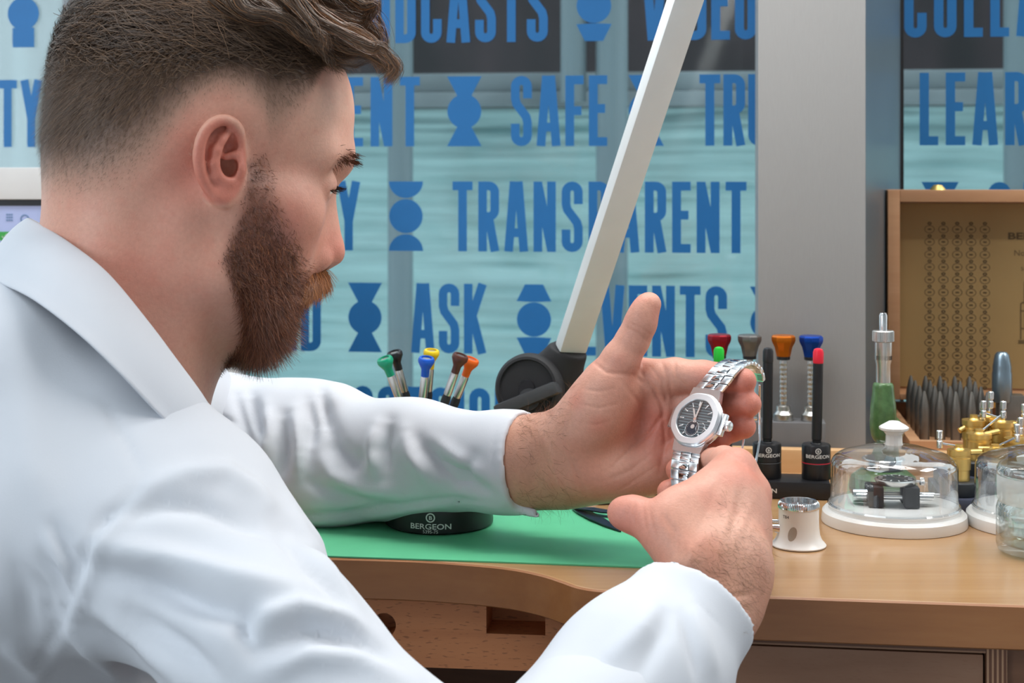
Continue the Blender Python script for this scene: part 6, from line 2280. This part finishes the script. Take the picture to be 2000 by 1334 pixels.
# ---- staking set: wooden box with raised lid, chart, punches
BXs = s_of(1734, 1.60)
box_o = WP(BXs, TABLE + 0.0003, 1.60)
W_box = wood('box_beech', srgb(176, 128, 92), srgb(186, 140, 102), srgb(196, 150, 114), rough=0.5, axis=0)
bx = thing('staking_box', 'open wooden tool box with raised lid and printed chart at the right', 'tool box', box_o, -ALPHA)
LW, LH_ = 0.40, 0.2415
lidz = 0.030
lid = MB().box(0, LW, 0.040, 0.044, lidz, LH_).build('lid', W_box, bx, smooth=False)
for nm, a in (('lid_side', (0, 0.012, 0, 0.040, lidz, LH_)), ('lid_side', (LW - 0.012, LW, 0, 0.040, lidz, LH_)), ('lid_top', (0.012, LW - 0.012, 0, 0.040, LH_ - 0.012, LH_)), ('lid_bottom', (0.012, LW - 0.012, 0, 0.040, lidz, lidz + 0.006))):
    MB().box(*a, bev=0.0008).build(nm, W_box, lid)
M_chart = mat('printed_chart', srgb(158, 132, 86), 0.55, var=0.05, scale=12)
chart = MB().box(0.014, LW - 0.014, 0.0385, 0.0396, lidz + 0.008, LH_ - 0.014).build('chart', M_chart, lid, smooth=False)
M_ink = mat('chart_ink', srgb(92, 76, 50), 0.7)
dB = 1.60 + 0.0385
def cx(px):
    return s_of(px, dB) - BXs + 0.004
def cz(py):
    return CAM_Z - (py - HORIZON) / FPX * (dB / (1 + 0.28 * math.tan(ALPHA))) - TABLE
rg = MB()
n = 14
for ci, px in enumerate((1798, 1825, 1852, 1879, 1906)):
    rows = 13 if ci < 4 else 14
    for ri in range(rows):
        for half, rad in ((0, 0.0022), (1, 0.0052)):
            py = 437 + ri * 24.6 + half * 11.5
            o_ = len(rg.v)
            x0, z0 = cx(px), cz(py)
            ri_ = rad * (0.35 if half == 0 else 0.86)
            for rr in (ri_, rad):
                for i in range(n):
                    a = 2 * math.pi * i / n
                    rg.v.append(Vector((x0 + rr * math.cos(a), 0.0383, z0 + rr * 0.8 * math.sin(a))))
            for i in range(n):
                j = (i + 1) % n
                rg.f.append([o_ + i, o_ + j, o_ + n + j, o_ + n + i])
            if half:
                rg.box(x0 - 0.0018, x0 + 0.0018, 0.0382, 0.0384, z0 - 0.0008, z0 + 0.0008)
dots = rg.build('chart_circles', M_ink, chart, smooth=False)
RX = Matrix.Rotation(math.radians(90), 4, 'X')
text_mesh('chart_name', 'BERGEON', 0.0070, M_ink, chart, Matrix.Translation((cx(1950), 0.0382, cz(467))) @ RX, sx=1.5, bold=0.0003, align='LEFT')
text_mesh('chart_number', 'No. 5285', 0.0062, M_ink, chart, Matrix.Translation((cx(1962), 0.0382, cz(499))) @ RX, align='LEFT')
text_mesh('chart_note', 'Swiss made', 0.0040, M_ink, chart, Matrix.Translation((cx(1976), 0.0382, cz(528))) @ RX, align='LEFT')
dg_ = MB()
for a, b in (((1983, 550), (1983, 590)), ((1978, 590), (1990, 590)), ((1976, 606), (1992, 606)), ((1976, 592), (1976, 660)), ((1992, 592), (1992, 620)), ((1976, 640), (2030, 640)), ((1972, 664), (2040, 664)), ((1972, 668), (2040, 668)), ((1984, 612), (1984, 640))):
    x0, x1 = sorted((cx(a[0]), cx(b[0])))
    z0, z1 = sorted((cz(a[1]), cz(b[1])))
    dg_.box(x0 - 0.0005, x1 + 0.0005, 0.0380, 0.0384, z0 - 0.0005, z1 + 0.0005)
dg_.build('chart_drawing', M_ink, chart, smooth=False)
MB().box(0.03, 0.12, -0.001, 0.006, lidz - 0.006, lidz - 0.0002).build('hinge', M_brass, lid, smooth=False)
cc_ = MB().lathe([(0.0, LH_), (0.008, LH_), (0.007, LH_ + 0.002), (0.004, LH_ + 0.005), (0.0, LH_ + 0.0055)], 20, Matrix.Translation((s_of(1835, 1.6) - BXs, 0.012, 0))).build('lid_catch', M_brass, lid)
base = MB().box(0, LW, -0.175, 0.03, 0.0, 0.008).build('base', W_box, bx, smooth=False)
for a in ((0, 0.010, -0.175, 0.03, 0.008, 0.019), (LW - 0.01, LW, -0.175, 0.03, 0.008, 0.019), (0.010, LW - 0.010, -0.175, -0.167, 0.008, 0.019), (0.010, LW - 0.01, 0.022, 0.03, 0.008, 0.024)):
    MB().box(*a).build('base_wall', W_box, base, smooth=False)
M_gun = mat('gunmetal', (0.24, 0.225, 0.20), 0.40, 0.8, var=0.2)
me_p = MB().lathe([(0.0044, 0.0), (0.0048, 0.001), (0.0048, 0.030), (0.0044, 0.034), (0.0022, 0.044), (0.0010, 0.048), (0.0, 0.0482)], 16).mesh('staking_punch')
me_p.materials.append(M_gun)
k_ = 0
for ci in range(5):
    for ri in range(4):
        o = bpy.data.objects.new('staking_punch', me_p)
        COL.objects.link(o)
        yb = -0.120 + ri * 0.036
        xb = 0.020 + ci * 0.0142 + ri * 0.0004
        o.matrix_world = bx.matrix_basis @ Matrix.Translation((xb, yb, 0.0082))
        tag(o, 'grey staking punch in the wooden box, %s, %s row' % (('leftmost', 'second from left', 'middle one', 'second from right', 'rightmost')[ci], ('nearest', 'second nearest', 'third nearest', 'rearmost')[ri]), 'punch', 'staking punches in the wooden box')
        k_ += 1
FX = thing('staking_press', 'steel staking press with a blue-grey spindle in the wooden box', 'staking tool', box_o + (WP(s_of(1957, 1.5), 0, 1.5) - WP(BXs, 0, 1.60)) + Vector((0, 0, 0.0082)), -ALPHA)
def fz(py, d=1.445):
    return CAM_Z - (py - HORIZON) / FPX * d - TABLE - 0.0082
M_blued = mat('blue_grey_steel', srgb(138, 156, 168), 0.3, 0.85)
MB().lathe([(0.0085, fz(784)), (0.0092, fz(780)), (0.0092, fz(728)), (0.0086, fz(724)), (0.0088, fz(716)), (0.0066, fz(692)), (0.0045, fz(687)), (0.0, fz(685))], 28).build('spindle', M_blued, FX)
MB().box(-0.004, 0.020, -0.006, 0.012, 0.0, fz(770), bev=0.001).build('column', M_gun, FX)
MB().lathe([(0.0, 0), (0.026, 0), (0.026, 0.006), (0.0, 0.007)], 32, Matrix.Translation((0.004, 0, 0))).build('table', M_gun, FX)

# ---- brass spindles on a slate block
sb = T(1842, 1003) + Vector((0, 0, 0.0003))
slate = thing('spindle_block', 'slate blue metal block carrying the brass spindles', 'block', sb, -ALPHA)
M_slate = mat('slate_metal', srgb(84, 88, 106), 0.45, 0.3)
MB().box(0, 0.16, 0.0, 0.085, 0, 0.0105, bev=0.001).build('lower_step', M_slate, slate)
MB().box(0.004, 0.16, 0.022, 0.083, 0.0106, 0.020, bev=0.001).build('upper_step', M_slate, slate)
def spindle(px, py_top, dd, r, arm, pin, label):
    r = r * 1.18
    z0 = TABLE + 0.0202 if dd > 1.196 else TABLE + 0.0110
    b = Vector(((px - 1000) / FPX * dd, dd, z0))
    ht = CAM_Z - (py_top - HORIZON) / FPX * dd - z0
    o = thing('brass_spindle', label, 'spindle', b, 0, 'brass spindles on the slate block')
    MB().lathe([(0.0, 0), (r * 1.55, 0), (r * 1.6, 0.001), (r * 1.6, 0.010), (r * 1.5, 0.011), (0.0, 0.011)], 32).build('seat', mat('dark_seat', (0.035, 0.04, 0.045), 0.45), o)
    MB().lathe([(r * 0.92, 0.0112), (r * 0.92, ht * 0.50), (r, ht * 0.51), (r, ht * 0.74), (r * 0.93, ht * 0.75), (r * 0.93, ht * 0.79), (r * 1.02, ht * 0.80), (r * 1.02, ht * 0.90), (r * 0.5, ht * 0.905), (r * 0.34, ht * 0.94), (r * 0.34, ht), (0, ht)], 32).build('barrel', M_brass, o)
    a0 = Vector((0, 0, ht * 0.84))
    a1 = Vector((arm[0], arm[1], ht * 0.84 + arm[2]))
    MB().cyl(a0, a1, r * 0.24).build('crank', M_brass, o)
    q = Vector(pin)
    MB().cyl((r * 0.2, 0, ht * 0.95), (q.x, q.y, ht + q.z), 0.0008, n=8).build('wire', M_chrome, o)
    MB().lathe([(0.0018, 0), (0.0024, 0.0006), (0.0024, 0.0056), (0.0018, 0.0062), (0.0018, 0.0072), (0.0025, 0.0080), (0.0025, 0.0135), (0.0018, 0.0142)], 18, Matrix.Translation((q.x, q.y, ht + q.z - 0.004))).build('pin_cap', M_chrome, o)
spindle(1873, 868, 1.190, .0075, (0.018, 0.003, 0), (-0.015, 0.0, 0.001), 'short brass spindle between the two domes, pin to the left')
spindle(1902, 810, 1.262, .0080, (-0.013, -0.004, -0.006), (0.007, 0, 0.000), 'tall brass spindle at the back left of the slate block')
spindle(1912, 838, 1.225, .0082, (0.017, 0.004, 0.003), (0.020, 0.002, 0.012), 'middle brass spindle of the slate block')
spindle(1955, 814, 1.258, .0080, (0.012, 0.0, 0), (-0.014, 0.001, 0.003), 'tall brass spindle at the back of the slate block, right of the middle')
spindle(1944, 868, 1.205, .0080, (-0.012, 0.004, 0), (0.017, 0.0, 0.006), 'brass spindle behind the second dome')
spindle(1927, 803, 1.275, .0072, (0.010, -0.004, 0), (0.004, 0.002, 0.006), 'slim brass spindle at the very back of the slate block')
spindle(1978, 822, 1.262, .0074, (-0.010, -0.003, 0), (0.009, 0.0, 0.004), 'slim brass spindle at the back right of the slate block')
spindle(1985, 848, 1.225, .0078, (0.012, 0.003, 0), (0.002, -0.004, 0.004), 'brass spindle at the right edge of the frame')

# ---- monitor behind the head
M0 = 1.60
mo = thing('monitor', 'white framed computer monitor behind the head at the left', 'monitor', (P(140, 500, M0).x, M0, TABLE), 0)
def mx_(px):
    return ((px - 1000) / FPX * M0) - mo.location.x
def mzz(py):
    return CAM_Z - (py - HORIZON) / FPX * M0 - TABLE
x0, x1, z1, z0 = mx_(-330), mx_(466), mzz(327), mzz(860)
M_bez = mat('monitor_white', srgb(226, 224, 222), 0.45, var=0.02)
bz = MB()
tb, sd = mzz(327) - mzz(390), 0.012
bz.box(x0, x1, 0, 0.030, z1 - tb, z1, bev=0.002)
bz.box(x0, x1, 0, 0.030, z0, z0 + 0.02, bev=0.002)
bz.box(x0, x0 + sd, 0, 0.030, z0 + 0.0201, z1 - tb - 0.0001)
bz.box(x1 - sd, x1, 0, 0.030, z0 + 0.0201, z1 - tb - 0.0001)
bz.box(x0, x1, 0.0301, 0.045, z0, z1, bev=0.003)
bz.build('bezel', M_bez, mo)
MB().box(x0 + sd, x1 - sd, 0.002, 0.020, z1 - tb - 0.0065, z1 - tb - 0.0002).build('inner_frame', M_black, mo, smooth=False)
scr = MB().box(x0 + sd, x1 - sd, 0.006, 0.012, z0 + 0.0202, z1 - tb - 0.0066).build('screen', mat('screen_lilac', srgb(150, 160, 196), 0.3, emit=(srgb(172, 182, 220), 0.32)), mo, smooth=False)
MB().box(x0 + sd, x1 - sd, 0.0052, 0.0059, mzz(470), mzz(453)).build('status_bar', mat('screen_green', srgb(60, 150, 70), 0.3, emit=(srgb(50, 140, 60), 0.30)), scr, smooth=False)
M_ui = mat('screen_icon', srgb(92, 120, 150), 0.4, emit=(srgb(92, 120, 160), 0.25))
for i in range(9):
    MB().box(mx_(9 + (i % 3) * 4.6), mx_(12 + (i % 3) * 4.6), 0.0050, 0.0059, mzz(421 + 5.5 * (i // 3)), mzz(418 + 5.5 * (i // 3))).build('icon', M_ui, scr, smooth=False)
MB().tube([(mx_(45) + 0.0040 * math.cos(a), 0.0055, mzz(428) + 0.0040 * math.sin(a)) for a in np.linspace(0, 6.28, 20, endpoint=False)], 0.0007, 6, closed=True).build('icon', M_ui, scr)
tk = MB()
tk.tube([(mx_(1), 0.0048, mzz(462)), (mx_(4), 0.0048, mzz(466)), (mx_(11), 0.0048, mzz(457))], 0.0006, 6)
tk.build('tick', M_print, scr)
MB().box(-0.03, 0.03, 0.045, 0.065, -0.15 + 0.16, z1 - 0.10, bev=0.004).build('stand_neck', M_bez, mo)
MB().box(-0.09, 0.09, -0.02, 0.10, -0.148, -0.138, bev=0.003).build('stand_foot', M_bez, mo)
MB().box(-0.02, 0.02, 0.05, 0.06, -0.14, 0.012).build('stand_pole', M_bez, mo)
